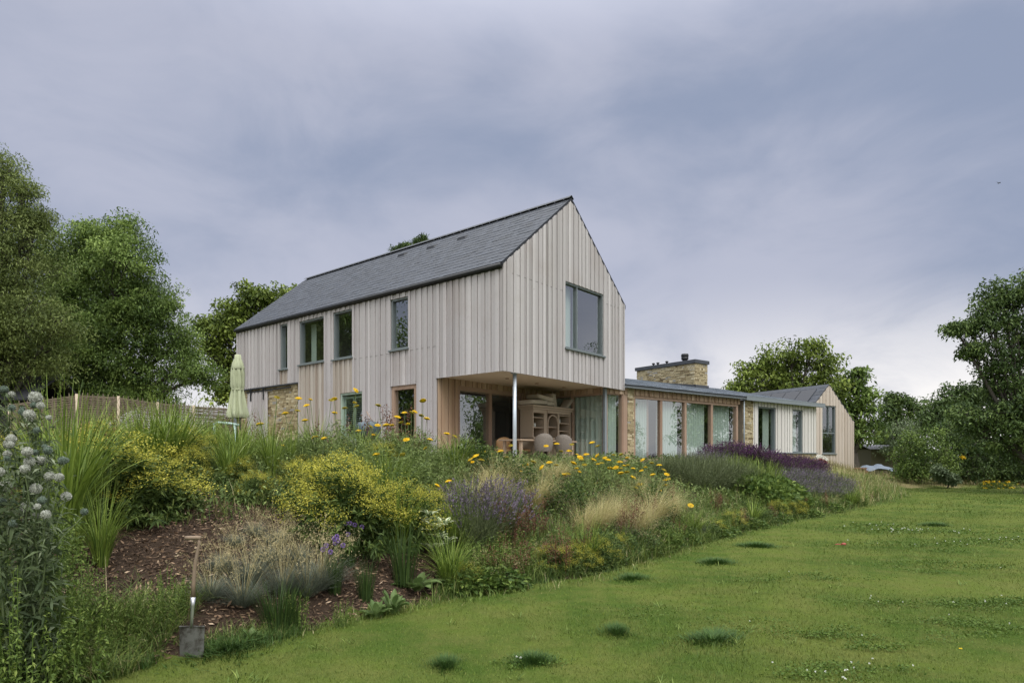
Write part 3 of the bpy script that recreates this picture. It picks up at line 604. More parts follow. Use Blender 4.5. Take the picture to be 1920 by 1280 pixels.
M['lav'] = leafmat('lavender_flower', [(0, (0.10, 0.075, 0.115)), (1, (0.24, 0.19, 0.27))], transl=0.1)
M['salvia'] = leafmat('dark_purple_flower', [(0, (0.035, 0.012, 0.045)), (1, (0.14, 0.045, 0.14))], transl=0.1)
M['allium'] = leafmat('mauve_flower', [(0, (0.17, 0.10, 0.30)), (1, (0.40, 0.28, 0.60))], transl=0.1)
M['fescue'] = leafmat('blue_grey_grass', [(0, (0.075, 0.092, 0.065)), (0.6, (0.165, 0.19, 0.145)), (1, (0.28, 0.31, 0.24))])
M['rust'] = leafmat('rusty_seed', [(0, (0.055, 0.022, 0.015)), (1, (0.20, 0.09, 0.05))])
M['thistle'] = leafmat('thistle_leaf', [(0, (0.04, 0.065, 0.025)), (0.7, (0.11, 0.145, 0.065)), (1, (0.28, 0.32, 0.21))])
M['head'] = leafmat('globe_head', [(0, (0.22, 0.23, 0.19)), (0.5, (0.40, 0.41, 0.36)), (1, (0.62, 0.62, 0.57))], transl=0.0, rough=0.9)
M['headdark'] = leafmat('unopened_globe_head', [(0, (0.06, 0.085, 0.06)), (0.6, (0.14, 0.18, 0.14)), (1, (0.40, 0.44, 0.40))], transl=0.0, rough=0.9)
M['stem'] = leafmat('green_stem', [(0, (0.07, 0.10, 0.04)), (1, (0.16, 0.20, 0.09))], transl=0)
M['chips'] = leafmat('bark_chips', [(0, (0.045, 0.028, 0.018)), (0.5, (0.13, 0.082, 0.050)), (0.88, (0.30, 0.20, 0.125)), (1, (0.48, 0.36, 0.25))], transl=0, rough=0.85)
M['white'] = leafmat('white_petals', [(0, (0.6, 0.62, 0.55)), (1, (0.82, 0.82, 0.78))], transl=0.1)
M['bark'] = plain('tree_bark', (0.06, 0.052, 0.042), 0.95, var=0.35, sc=4)

def blades(base, Ln, W, az, l0, l1, seg=3, t=None, taper=1.0):
    """arching blades; l0,l1 angle from vertical at root and tip"""
    n = len(base); one = np.ones(n); Ln = Ln*one; W = W*one; l0 = l0*one; l1 = l1*one
    H = np.stack([np.cos(az), np.sin(az), np.zeros(n)], -1); Wd = np.stack([-np.sin(az), np.cos(az), np.zeros(n)], -1)
    tw = rng.uniform(-.7, .7, n); Wd = Wd*np.cos(tw)[:, None]+np.array([0, 0, 1])*np.sin(tw)[:, None]*0.4
    P = base.copy(); out = []
    for k in range(seg+1):
        s = k/seg; ww = W*(1-s**1.5*taper)*(0.6+0.4*min(1, s*4))*0.5
        ww = np.maximum(ww, W*0.06)
        out += [P-Wd*ww[:, None], P+Wd*ww[:, None]]
        if k < seg:
            th = l0+(l1-l0)*((k+.5)/seg); P = P+(H*np.sin(th)[:, None]+np.array([0, 0, 1])*np.cos(th)[:, None])*(Ln/seg)[:, None]
    V = np.stack(out, 1); nv = 2*(seg+1); b = (np.arange(n)*nv)[:, None]
    Q = np.concatenate([np.stack([b[:, 0]+2*k, b[:, 0]+2*k+1, b[:, 0]+2*k+3, b[:, 0]+2*k+2], -1) for k in range(seg)])
    tt = np.repeat((rng.uniform(0, 1, n) if t is None else t)[:, None], nv, 1)
    return V.reshape(-1, 3), Q, tt.ravel(), P
def leaves(P, D, Ln, W, t=None, droop=0.25):
    n = len(P); D = D/np.maximum(np.linalg.norm(D, axis=1), 1e-6)[:, None]; up = rng.normal(size=(n, 3))*0.8+np.array([0, 0, 1.0])
    Sd = np.cross(D, up); Sd /= np.maximum(np.linalg.norm(Sd, axis=1), 1e-6)[:, None]; one = np.ones(n); Ln = (Ln*one)[:, None]; W = (W*one)[:, None]
    a = P; tip = P+D*Ln-np.array([0, 0, 1])*Ln*droop; mid = P+D*Ln*0.45
    V = np.stack([a, mid+Sd*W/2, tip, mid-Sd*W/2], 1); b = np.arange(n)*4
    return V.reshape(-1, 3), np.stack([b, b+1, b+2, b+3], -1), np.repeat(rng.uniform(0, 1, n) if t is None else t, 4)
def join(*parts_):
    V, Qs, T, o = [], [], [], 0
    for p in parts_:
        V.append(p[0]); Qs.append(p[1]+o); T.append(p[2]); o += len(p[0])
    return np.concatenate(V), np.concatenate(Qs), np.concatenate(T)
def rdir(n, up=0.0):
    v = rng.normal(size=(n, 3)); v /= np.linalg.norm(v, axis=1)[:, None]; v[:, 2] += up; return v
def disc(n, r):
    a = rng.uniform(0, 2*np.pi, n); q = np.sqrt(rng.uniform(0, 1, n))*r; return np.stack([q*np.cos(a), q*np.sin(a), np.zeros(n)], -1), a
ME = lambda name, g, mat, **k: mesh_np(name, g[0], g[1], M[mat], g[2], 'MESH', **k)
def stuff(name, g, mat, label, cat):
    o = mesh_np(name, g[0], g[1], M[mat], g[2]); tag(o, label, cat, kind='stuff'); return o

# lawn grass
def scatter(y0, y1, dens, xlo, xhi, cond):
    A = (xhi-xlo)*(y1-y0); n = int(A*dens); X = rng.uniform(xlo, xhi, n); Y = rng.uniform(y0, y1, n); k = cond(X, Y); return X[k], Y[k]
gs = []
fru = lambda X, Y: (X < 0.80*Y+.8) & (X > -0.80*Y-.8)
for y0, y1, de, wd, ht in ((4.2, 7, 3200, .005, .032), (7, 12, 1100, .008, .034), (12, 20, 360, .014, .045), (20, 39, 85, .030, .055)):
    X, Y = scatter(y0, y1, de, -5, 0.8*y1+.8, lambda X, Y: fru(X, Y) & (dist_(X, Y) < .05))
    n = len(X); b = np.stack([X, Y, ground(X, Y)-.004], -1)
    patch = np.sin(X*1.3+np.sin(Y*.9))*np.cos(Y*1.1+.5*np.sin(X*.7)); hh = ht*rng.uniform(.5, 1.3, n)*(1+.4*patch)*(1+.8*(rng.uniform(0, 1, n) < .05))
    g = blades(b, hh, wd*rng.uniform(.6, 1.2, n), rng.uniform(0, 6.28, n), rng.uniform(.1, .6, n), rng.uniform(.6, 1.5, n), 2, np.clip(rng.normal(.42, .2, n)-.12*patch, 0, 1)); gs.append(g[:3])
stuff('lawn_grass', join(*gs), 'grass', 'short mown lawn grass in front of the planted bank', 'grass')
# dark clover patches in the lawn
def gp(px, py): Y = CZ*FPX/(py-HY); return (px-CX)/FPX*Y, Y
gs = []; wf = []
for px, py, rx, ry, n, nf in ((1530, 1264, .55, .14, 1500, 26), (1560, 1188, .5, .2, 1500, 3), (1640, 1210, .35, .10, 700, 0), (1790, 1128, .9, .22, 2600, 12), (1880, 1135, .6, .2, 1500, 4), (1870, 1182, .6, .2, 1700, 4), (1500, 1085, .8, .25, 1300, 3), (1790, 1063, 1.2, .35, 2200, 2), (1880, 1015, 1.3, .5, 2200, 30), (1740, 1022, 1.5, .4, 2000, 16),
                              (1680, 997, 1.4, .4, 1400, 40), (1850, 1000, 1.2, .5, 1200, 14), (1650, 1135, .7, .2, 900, 4), (1250, 1150, .5, .2, 500, 0), (1420, 1178, .6, .25, 700, 3), (1000, 1244, .25, .1, 400, 5), (1330, 1000, .6, .2, 500, 0), (1640, 985, 1.4, .5, 1200, 14), (1750, 1170, .4, .12, 400, 0)):
    x, y = gp(px, py); n = int(n*.55); P, _ = disc(n, 1); nb_ = 7; bo = rng.normal(0, .55, (nb_, 2)); bi = rng.integers(0, nb_, n); P = (P*rng.uniform(.2, .6, nb_)[bi][:, None]+np.concatenate([bo[bi], np.zeros((n, 1))], 1)+rng.normal(0, .12, (n, 3))*np.array([1, 1, 0]))*np.array([rx, ry*1.5, 0])+np.array([x, y, .012]); P[:, 2] += rng.uniform(0, .03, n)+ground(P[:, 0], P[:, 1])
    s_ = .017*max(1, y/8); gs.append(leaves(P, rdir(n, .3)*np.array([1, 1, .3]), s_*1.3, s_))
    if nf:
        i = rng.integers(0, n, max(1, int(nf*.55))); wf.append(P[i]+np.array([0, 0, .03]))
stuff('clover', join(*gs), 'clover', 'patches of dark clover spreading through the mown lawn', 'clover')
wf = np.concatenate(wf); k = np.repeat(np.arange(len(wf)), 16); s_ = (.0085*np.maximum(1, wf[:, 1]/9))[k]
stuff('clover_flowers', leaves(wf[k]+rng.normal(size=(len(k), 3))*.25*s_[:, None], rdir(len(k), .6), s_*.9, s_*.7), 'white', 'tiny white clover flowers dotted over the lawn', 'flowers')
# bark chips
X, Y = scatter(4.8, 10.5, 1500, -6.2, .6, lambda X, Y: (dist_(X, Y) > -.02) & (X > -.75*Y) & (X < -.02*Y+.1))
n = len(X); P = np.stack([X, Y, ground(X, Y)+rng.uniform(.003, .025, n)], -1); D = rdir(n)*np.array([1, 1, .35])
stuff('bark_mulch', leaves(P, D, rng.uniform(.3, 1.3, n)**2*.05+.012, rng.uniform(.006, .024, n), np.clip(rng.normal(.42, .30, n), 0, 1), 0), 'chips', 'brown bark chip mulch covering the bare bank', 'mulch')
# rough grass along the lawn edge and over the bank
def band(n, ylo, yhi, dlo, dhi, xr):
    X = rng.uniform(*xr, n*4); Y = np.interp(X, EXs, EYs)+rng.uniform(dlo, dhi, n*4)/.75; k = (Y > ylo) & (Y < yhi) & fru(X, Y); X, Y = X[k][:n], Y[k][:n]
    return np.stack([X, Y, ground(X, Y)-.01], -1)
gs = []
def rough(n, xr, dlo, dhi, Ln, W, dry=.1, l1=(.5, 1.9)):
    b = band(n, 3.5, 45, dlo, dhi, xr); b = b[~((b[:, 0] > -2.85) & (b[:, 0] < -2.33) & (b[:, 1] < 5.45) & (b[:, 1] > 5.12))]; m_ = len(b); X, Y = b[:, 0], b[:, 1]
    cl_ = .5+.5*np.sin(X*2.7+np.sin(Y*3.1)*1.3)*np.cos(Y*2.3+np.sin(X*1.9)); t = np.clip(rng.normal(.40, .18, m_)+.15*(cl_-.5)+(rng.uniform(0, 1, m_) < dry)*.45, 0, 1)
    gs.append(blades(b, rng.uniform(*Ln, m_)*(.55+.7*cl_), W*rng.uniform(.6, 1.3, m_), rng.uniform(0, 6.28, m_), rng.uniform(0, .5, m_), rng.uniform(*l1, m_), 4, t)[:3])
rough(7500, (-6, -2.85), -.25, .7, (.2, .5), .007, .14, (.8, 2.2)); rough(1700, (-2.85, -2.0), -.1, .2, (.06, .22), .006, .14, (.8, 2.2)); rough(1100, (-2.6, -.6), -.12, .10, (.06, .16), .007, .2)
rough(7500, (-.9, 2.6), -.15, 1.1, (.18, .48), .008, .08); rough(9000, (1.5, 6.5), -.25, 1.5, (.16, .50), .010, .10); rough(6500, (5.5, 12.5), -.3, 1.5, (.15, .5), .014, .2); rough(4500, (10, 19), -.3, 2.2, (.15, .55), .02, .3)
rough(4200, (-.6, 15), -.6, .1, (.05, .17), .009, .1); rough(900, (-2.3, -.5), -.3, .05, (.04, .13), .006, .1)
stuff('rough_grass', join(*gs), 'rough', 'uncut long grass and weeds edging the lawn', 'grass')
gs = []
X, Y = scatter(24, 44, 48, 9, 34, lambda X, Y: (dist_(X, Y) > .2) & fru(X, Y) & ((X > 13) | (Y < 30))); n = len(X)
b = np.stack([X, Y, ground(X, Y)], -1); cl_ = .5+.5*np.sin(X*.9+np.sin(Y*.8))*np.cos(Y*.7)
gs.append(blades(b, rng.uniform(.2, .65, n)*(.5+.5*cl_), .018, rng.uniform(0, 6.28, n), rng.uniform(0, .3, n), rng.uniform(.2, 1.1, n), 3, np.clip(rng.normal(.35, .25, n)+.3*(cl_-.5), 0, 1))[:3])
stuff('meadow_grass', join(*gs), 'dry', 'tall straw coloured meadow grass sloping up to the far wing', 'grass')
# low mixed foliage that fills the bank between the named plants
gl_, gb_ = [], []
def bankpts(n, xr, dr, cond=None):
    b = band(n*2, 4, 24, dr[0], dr[1], xr)
    k = ~((b[:, 0] < -.2) & (dist_(b[:, 0], b[:, 1]) < 1.9) & (b[:, 0] > -3.3))
    b = b[k]; b = b[(b-np.array([CM[0], CM[1], 0])) @ np.array([-R_[0], -R_[1], 0]) > -99]
    return b[:n]
for n, xr, dr, h in ((16000, (-8, -1), (2.3, 6.5), .34), (9000, (-1, 3), (.4, 6.5), .3), (9000, (2, 7), (.3, 5), .3), (5000, (6, 11), (.3, 4.5), .25)):
    b = bankpts(n, xr, dr); m_ = len(b); cl_ = .5+.5*np.sin(b[:, 0]*3.1+np.cos(b[:, 1]*2.3))*np.sin(b[:, 1]*2.9)
    P = b+np.array([0, 0, 1])*(rng.uniform(.02, 1, m_)*h*(.5+cl_))[:, None]; sc_ = np.maximum(1, b[:, 1]/12)
    gl_.append(leaves(P, rdir(m_, .4), .075*sc_, .026*sc_, np.clip(rng.normal(.45, .22, m_)+.2*(cl_-.5), 0, 1)))
    b = bankpts(n//3, xr, dr); m_ = len(b); gb_.append(blades(b, rng.uniform(.15, .5, m_), .009*np.maximum(1, b[:, 1]/12), rng.uniform(0, 6.28, m_), rng.uniform(0, .4, m_), rng.uniform(.3, 1.6, m_), 3)[:3])
stuff('ground_cover', join(*gl_), 'fern', 'low mixed green foliage covering the bank between the flowers', 'ground cover')
stuff('seedling_grass', join(*gb_), 'rough', 'thin grass blades growing up through the low foliage', 'grass')

# pale weed rosettes and longer sprigs dotted through the lawn
gs = []
for i in range(120):
    y = 4.6+30*rng.uniform(0, 1)**1.7; x = rng.uniform(-2.5, .8*y)
    if dist_(x, y) > -.15: continue
    k = int(rng.integers(5, 13)); a = rng.uniform(0, 6.28, k); f_ = max(1, y/10)
    gs.append(blades(np.tile([x, y, float(ground(x, y))], (k, 1))+rng.normal(0, .03, (k, 3))*[1, 1, 0], rng.uniform(.04, .11, k)*f_**.5, .011*f_, a, rng.uniform(.3, .9, k), rng.uniform(.9, 1.7, k), 3, np.clip(rng.normal(.6, .15, k), 0, 1))[:3])
stuff('lawn_weeds', join(*gs), 'ltleaf', 'pale green weed rosettes dotted through the lawn', 'weeds')
# ------------------------------------------------------------------ plant kinds: each returns [(part name, mesh)], plus optional separate flower parts
def dome_pts(n, r, h, shell=.55):
    v = rdir(n); v[:, 2] = np.abs(v[:, 2]); v /= np.linalg.norm(v, axis=1)[:, None]; q = rng.uniform(shell, 1, n)**.7
    return v*q[:, None]*np.array([r, r, h]), v
def stems(tips, base_r=.06, w=.006, seg=3):
    n = len(tips); b, _ = disc(n, base_r); out = []
    L_n = np.linalg.norm(tips-b, axis=1); az = np.arctan2(tips[:, 1]-b[:, 1], tips[:, 0]-b[:, 0]); el = np.arccos(np.clip((tips-b)[:, 2]/L_n, -1, 1))
    return blades(b, L_n, w, az, el*.7, el*1.3, seg, np.full(n, .4), taper=.5)[:3], b
M['olivegreen'] = leafmat('olive_leaf', [(0, (0.03, 0.06, 0.014)), (0.5, (0.085, 0.13, 0.03)), (1, (0.20, 0.25, 0.06))])
def k_miscanthus(n=190, h=1.2, w=.026, spread=.14, arch=1.35):
    b, a = disc(n, spread); a = a+rng.normal(0, .5, n); Ls = rng.uniform(.65, 1.2, n)*h
    return [('blades', ME('reed_blades', blades(b, Ls, w, a, rng.uniform(0, .25, n), rng.uniform(.25, arch+.5, n), 7, np.clip(rng.normal(.45, .22, n), 0, 1))[:3], 'reed'))]
def k_stipa():
    n = 900; b, a = disc(n, .09); a = np.where(rng.uniform(0, 1, n) < .45, rng.normal(.3, .7, n), a+rng.normal(0, .4, n))
    g1 = blades(b, rng.uniform(.45, .95, n), .0035, a, rng.uniform(0, .45, n), rng.uniform(.7, 2.2, n), 7, np.clip(rng.normal(.45, .3, n), 0, 1), )[:3]
    return [('plumes', ME('feather_blades', g1, 'stipa'))]
def k_froth(r=.5, h=.75):
    tips, v = dome_pts(95, r, h, .72); g1, b = stems(tips); k = np.repeat(np.arange(95), 34); s = rng.uniform(.3, .97, len(k))
    P = b[k]+(tips[k]-b[k])*s[:, None]; D = (tips-b)[k]*.5+rdir(len(k))*np.linalg.norm(tips-b, axis=1)[k][:, None]*.8
    g2 = leaves(P, D, .085, .02, np.clip(rng.normal(.4, .25, len(k)), 0, 1))
    top = np.where((tips[:, 2] > .28*h) & (rng.uniform(0, 1, 95) < .62))[0]; k = np.repeat(top, 120); m_ = len(k); ctr = tips[k]+v[k]*.02
    P = ctr+rng.normal(size=(m_, 3))*np.array([.05, .05, .034])+v[k]*rng.uniform(-.05, .03, m_)[:, None]; g3 = leaves(P, rdir(m_, .5), rng.uniform(.010, .024, m_), .009, np.clip(rng.normal(.5, .25, m_), 0, 1))
    return [('foliage', ME('froth_leaves', join(g1, g2), 'olivegreen')), ('blossom', ME('froth_blossom', g3, 'yellow'))]
def head_mesh(r=.05, mt='gold'):
    n = 130; P, a = disc(n, r); P[:, 2] = (1-(P[:, 0]**2+P[:, 1]**2)/r**2)*r*.42
    g = leaves(P-np.array([0, 0, .004]), rdir(n, 1.3)*np.array([1, 1, .5]), .016, .015, droop=0)
    a = np.linspace(0, 2*np.pi, 13)[:-1]; rim = np.stack([r*.97*np.cos(a), r*.97*np.sin(a), np.full(12, .0)], -1); und = np.array([[0, 0, -r*.35]]); top = np.array([[0, 0, r*.40]])
    V = np.concatenate([rim, und, top]); Q = np.array([[i, (i+1) % 12, 12, 12] for i in range(12)]+[[i, 13, 13, (i+1) % 12] for i in range(12)])
    T = np.array([[i, 12, (i+1) % 12] for i in range(12)]+[[i, (i+1) % 12, 13] for i in range(12)])
    Vg, Qg, tg = g; me = mesh_np('yarrow_head', np.concatenate([Vg, V]), Qg, M[mt], np.concatenate([tg, np.full(14, .25)]), 'MESH', T=T+len(Vg)); return me
M['oldgold'] = leafmat('fading_flower', [(0, (0.22, 0.17, 0.02)), (0.5, (0.45, 0.36, 0.03)), (1, (0.62, 0.50, 0.06))], transl=0.1)
HEADS = [head_mesh(.045), head_mesh(.06, 'oldgold'), head_mesh(.075)]
def k_yarrow(r=.38, h=.75, nh=0):
    tips, v = dome_pts(60, r, h, .65); g1, b = stems(tips, .15, .007, 4); k = np.repeat(np.arange(60), 80); m_ = len(k); s = rng.uniform(.12, 1, m_)
    P = b[k]+(tips[k]-b[k])*s[:, None]+rng.normal(0, .018, (m_, 3)); g2 = leaves(P, rdir(m_, .35), rng.uniform(.03, .075, m_), .010, np.clip(rng.normal(.35, .2, m_)+.3*s, 0, 1))
    return [('foliage', ME('yarrow_leaves', join(g1, g2), 'fern'))]
def k_bush(r=.38, h=.6, n=1700, mat='dkleaf', ll=.06, lw=.026):
    P, v = dome_pts(n, r, h, .45); P = P*(1+.14*np.sin(P[:, :1]*14)*np.cos(P[:, 1:2]*12+P[:, 2:]*9)); tips, _ = dome_pts(26, r*.85, h*.85); g1, b = stems(tips)
    return [('foliage', ME('bush_leaves', join(g1, leaves(P, v+rdir(n, .2)*.9, ll*rng.uniform(.6, 1.2, n), lw)), mat))]
def k_lavender(mat='lav', fl=True, h=.5, r=.32, leafm='lavleaf', sw=.012):
    n = 330; b, a = disc(n, .13); th = rng.uniform(0, 1, n)**.7*.95; Ls = h*rng.uniform(.75, 1.15, n)
    V, Q, T, tip = blades(b, Ls, .004, a, th*.7, th, 2, None, .3); k = np.repeat(np.arange(n), 7); m_ = len(k)
    P = b[k]+(tip[k]-b[k])*rng.uniform(.1, .62, m_)[:, None]; g2 = leaves(P, (tip-b)[k]+rdir(m_)*.2, .05, .008)
    out = [('foliage', ME('lavender_leaves', join((V, Q, T), g2), leafm))]
    if fl:
        k = np.repeat(np.arange(n)[::2] if mat == 'lav' else np.arange(n), 8); m_ = len(k); D = (tip-b)/np.linalg.norm(tip-b, axis=1)[:, None]; P = tip[k]-D[k]*rng.uniform(0, .085 if mat == 'lav' else .17, m_)[:, None]
        out.append(('flower_spikes', ME('lavender_spikes', leaves(P, D[k]+rdir(m_)*.5, .02, sw, droop=0), mat)))
    return out
def k_fescue():
    n = 650; b, a = disc(n, .05); g = blades(b, rng.uniform(.18, .36, n), .0035, a+rng.normal(0, .4, n), rng.uniform(0, 1.0, n), rng.uniform(.5, 1.7, n), 4)[:3]
    n = 46; b, a = disc(n, .04); s = blades(b, rng.uniform(.35, .6, n), .003, a, rng.uniform(0, .5, n), rng.uniform(.3, 1.3, n), 4, np.full(n, .6), .4); k = np.repeat(np.arange(n), 10)
    h_ = leaves(s[3][k]+rng.normal(0, .018, (len(k), 3)), rdir(len(k)), .018, .005, np.full(len(k), .8))
    return [('blades', ME('fescue_blades', g, 'fescue')), ('seed_heads', ME('fescue_seeds', join(s[:3], h_), 'dry'))]
def k_rush(h=.38, mat='dkleaf', n=150, w=.006, r=.06, sp=.5):
    b, a = disc(n, r); return [('blades', ME('rush_blades', blades(b, rng.uniform(.6, 1.1, n)*h, w, a, rng.uniform(0, .12, n), rng.uniform(.1, sp, n), 3, np.clip(rng.normal(.3, .2, n), 0, 1))[:3], mat))]
def k_iris():
    n = 70; b, a = disc(n, .14); return [('blades', ME('strap_leaves', blades(b, rng.uniform(.35, .7, n), .035, a, rng.uniform(0, .2, n), rng.uniform(.2, .9, n), 4, np.clip(rng.normal(.65, .2, n), 0, 1), .9)[:3], 'ltleaf'))]
def bigleaf(n, L, W, mat, l0=(.5, .9), l1=(1.2, 2.0), name='leaf', tt=None, r=.04):
    a = np.arange(n)*2.4+rng.normal(0, .2, n); b = np.stack([np.cos(a)*r, np.sin(a)*r, np.zeros(n)], -1); seg = 6
    V, Q, t0, _ = blades(b, L*rng.uniform(.7, 1.1, n), 1.0, a, rng.uniform(*l0, n), rng.uniform(*l1, n), seg, None, 0); V = V.reshape(n, seg+1, 2, 3); c = V.mean(2, keepdims=True); pr = np.array([.12, .35, .85, 1., .88, .5, .03])
    H = np.stack([-np.sin(a), np.cos(a), np.zeros(n)], -1)
    half_ = H[:, None, :]*pr[None, :, None]*W/2; mid = c[:, :, 0, :]-np.array([0, 0, .12*W]); Lf = mid-half_+np.array([0, 0, .15*W]); Rt = mid+half_+np.array([0, 0, .15*W])
    VV = np.stack([Lf, mid, Rt], 2).reshape(-1, 3); b_ = np.arange(n)*(seg+1)*3; Qs = []
    for k in range(seg):
        for j in (0, 1): Qs.append(np.stack([b_+k*3+j, b_+k*3+j+1, b_+(k+1)*3+j+1, b_+(k+1)*3+j], -1))
    t = rng.uniform(0, .45, (n, 1, 1))*np.ones((n, seg+1, 3)) if tt is None else np.broadcast_to(np.array(tt)[None, None, :], (n, seg+1, 3))
    return VV, np.concatenate(Qs), t.ravel()
def k_hosta(n=12, L=.24, W=.10, mat='hosta'):
    g = bigleaf(n, L, W, mat, (.15, .7), (1.2, 2.2)); k = bigleaf(5, L*.7, W*.8, mat, (0, .3), (.5, 1.2)); return [('leaves', ME('rosette_leaves', join(g, (k[0]+np.array([0, 0, .05]), k[1], k[2])), mat))]
def k_varieg():
    gs = []
    for i in range(20):
        g = bigleaf(6, .12, .06, 'cream', tt=(.9, .2, .9)); q_ = dome_pts(1, .27, .42, .5)[0][0]; o = np.array([q_[0], q_[1], q_[2]+.03]); gs.append((g[0]+o, g[1], g[2]))
    t, _ = dome_pts(14, .26, .4); g1, _ = stems(t); return [('leaves', ME('cream_leaves', join(*gs, g1), 'cream'))]
def k_weed(h=.55, n=26, mat='ltleaf', r=.2, ll=.04, lw=.017, per=34):
    b, a = disc(n, r); V, Q, T, tip = blades(b, rng.uniform(.5, 1, n)*h, .007, a, rng.uniform(0, .15, n), rng.uniform(0, .4, n), 3, np.full(n, .3), .4)
    k = np.repeat(np.arange(n), per); m_ = len(k); s = rng.uniform(.08, 1, m_); P = b[k]+(tip[k]-b[k])*s[:, None]
    return [('foliage', ME('weed_leaves', join((V, Q, T), leaves(P, rdir(m_, .2), ll*(1.15-.6*s), lw*(1.15-.6*s), np.clip(rng.normal(.35, .2, m_)+.3*s, 0, 1))), mat))]
def k_dock(h=.6):
    n = 9; b, a = disc(n, .1); V, Q, T, tip = blades(b, rng.uniform(.6, 1.1, n)*h, .006, a, rng.uniform(0, .2, n), rng.uniform(.1, .4, n), 3, np.full(n, .6), .4)
    k = np.repeat(np.arange(n), 70); m_ = len(k); s = rng.uniform(.4, 1, m_); P = b[k]+(tip[k]-b[k])*s[:, None]+rng.normal(0, .02, (m_, 3))
    return [('seed_stalks', ME('dock_stalks', join((V, Q, T), leaves(P, rdir(m_), .016, .013)), 'rust'))]
def k_cover(r=.4):
    n = 900; P, v = dome_pts(n, r, .22, .7); return [('leaves', ME('low_leaves', leaves(P, v+rdir(n, .1)*.8, .075, .04, np.clip(rng.normal(.3, .25, n), 0, 1)), 'ltleaf'))]
KINDS = {
 'miscanthus': ('ornamental_grass', [k_miscanthus() for _ in range(3)], 1.15, 'tall arching green ornamental grass', 'grass clump', 'tall arching grass clumps in the border'),
 'miscanthus_fresh': ('ornamental_grass', [k_miscanthus(190, .9, .015, .1, 1.5) for _ in range(2)], .85, 'fresh bright green arching grass', 'grass clump', 'bright arching grass clumps in the border'),
 'stipa': ('feather_grass', [k_stipa() for _ in range(3)], .68, 'blond wispy feather grass', 'grass clump', 'blond feather grasses in the border'),
 'froth': ('yellow_shrub', [k_froth() for _ in range(3)], .78, 'bush frothing with yellow blossom', 'flowering bush', 'yellow flowering bushes in the border'),
 'yarrow': ('yarrow', [k_yarrow() for _ in range(4)], .8, 'ferny grey green yarrow', 'yarrow', 'yarrow clumps in the border'),
 'bush': ('leafy_bush', [k_bush() for _ in range(3)], .62, 'small dark green leafy bush', 'bush', 'dark leafy bushes in the border'),
 'lavender': ('lavender', [k_lavender() for _ in range(3)], .52, 'lavender with hazy purple spikes', 'lavender', 'lavender clumps in the border'),
 'greenlav': ('lavender', [k_lavender(fl=False, h=.55) for _ in range(2)], .52, 'rounded green lavender without flowers', 'lavender', 'green lavender mounds on the bank'),
 'salvia': ('salvia', [k_lavender('salvia', True, .62, .3, 'fern', .02) for _ in range(3)], .62, 'salvia with plum purple spikes', 'salvia', 'plum purple salvia clumps'),
 'fescue': ('blue_fescue', [k_fescue() for _ in range(3)], .42, 'blue grey fescue tussock', 'grass tussock', 'blue grey fescue tussocks on the bark'),
 'rush': ('grass_tussock', [k_rush() for _ in range(2)], .38, 'stiff upright dark green tussock', 'grass tussock', 'stiff green tussocks on the bark'),
 'iris': ('strap_leaf_plant', [k_iris() for _ in range(2)], .55, 'pale green strap leaved plant', 'plant', 'pale strap leaved plants'),
 'hosta': ('broad_leaf_plant', [k_hosta() for _ in range(2)], .36, 'low rosette of broad leaves', 'plant', 'broad leaved rosettes on the bark'),
 'varieg': ('variegated_shrub', [k_varieg()], .5, 'cream and green variegated shrub', 'shrub', None),
 'weed': ('leafy_weed', [k_weed() for _ in range(3)], .5, 'bright green leafy weed', 'weed', 'leafy weeds along the bed edge'),
 'dock': ('seeding_dock', [k_dock() for _ in range(2)], .6, 'rusty brown seeding dock', 'plant', 'rusty seed stalks in the border'),
 'cover': ('low_leafy_plant', [k_cover() for _ in range(2)], .22, 'low mat of glossy green leaves', 'plant', 'low leafy mats on the bank'),
}
ZX = [(60, 'at the far left corner'), (200, 'below the dark shed roof'), (330, 'before the woven fence'), (425, 'left of the closed parasol'), (475, 'under the closed parasol'), (540, 'before the sliding plank door'), (600, 'below the widest window'), (665, 'before the shuttered window'), (725, 'below the kettle barbecue'), (790, 'before the oak side door'), (850, 'before the house corner'), (915, 'before the sliding glass doors'), (985, 'under the steel post'), (1080, 'before the dresser'), (1150, 'before the glass corner'), (1200, 'before the first stone pier'), (1260, 'before the first glazed panel'), (1330, 'before the third glazed panel'), (1400, 'before the downpipe'), (1460, 'before the wider bay window'), (1530, 'before the narrow bay window'), (1610, 'before the far gable'), (1720, 'in the meadow corner'), (2000, 'below the right trees')]
placed = []
TALLW = [k_weed(1.02, 34, 'ltleaf', .26, .045, .018, 60) for _ in range(2)]
def plant(kind, px, Y, top, heads=(), lab=None, wid=1.0, rz=None, group=True):
    nm, vs, h0, desc, cat, grp = KINDS[kind]; X = (px-CX)/FPX*Y; z = float(ground(X, Y)); zt = CZ+(HY-top)*Y/FPX; s = max(.3, (zt-z)/h0)
    v = vs[len(placed) % len(vs)]
    if kind == 'weed' and s > 1.3: v = TALLW[len(placed) % 2]; s = s*.5/.98
    o = empty(nm, (X, Y, z-.01), rng.uniform(0, 6.28) if rz is None else rz); o.scale = (s*wid, s*wid, s)
    for pn, me in v:
        c = bpy.data.objects.new(pn, me); COL.objects.link(c); c.parent = o
        if pn in ('blossom', 'flower_spikes'): c['kind'] = 'stuff'
    dd_ = float(dist_(X, Y)); row = 'front' if dd_ < 1.3 else ('middle' if dd_ < 3.2 else 'back')
    o['category'] = cat
    if grp: o['group'] = grp
    placed.append([o, desc, px, row, lab, heads, s]); return o
P_ = plant
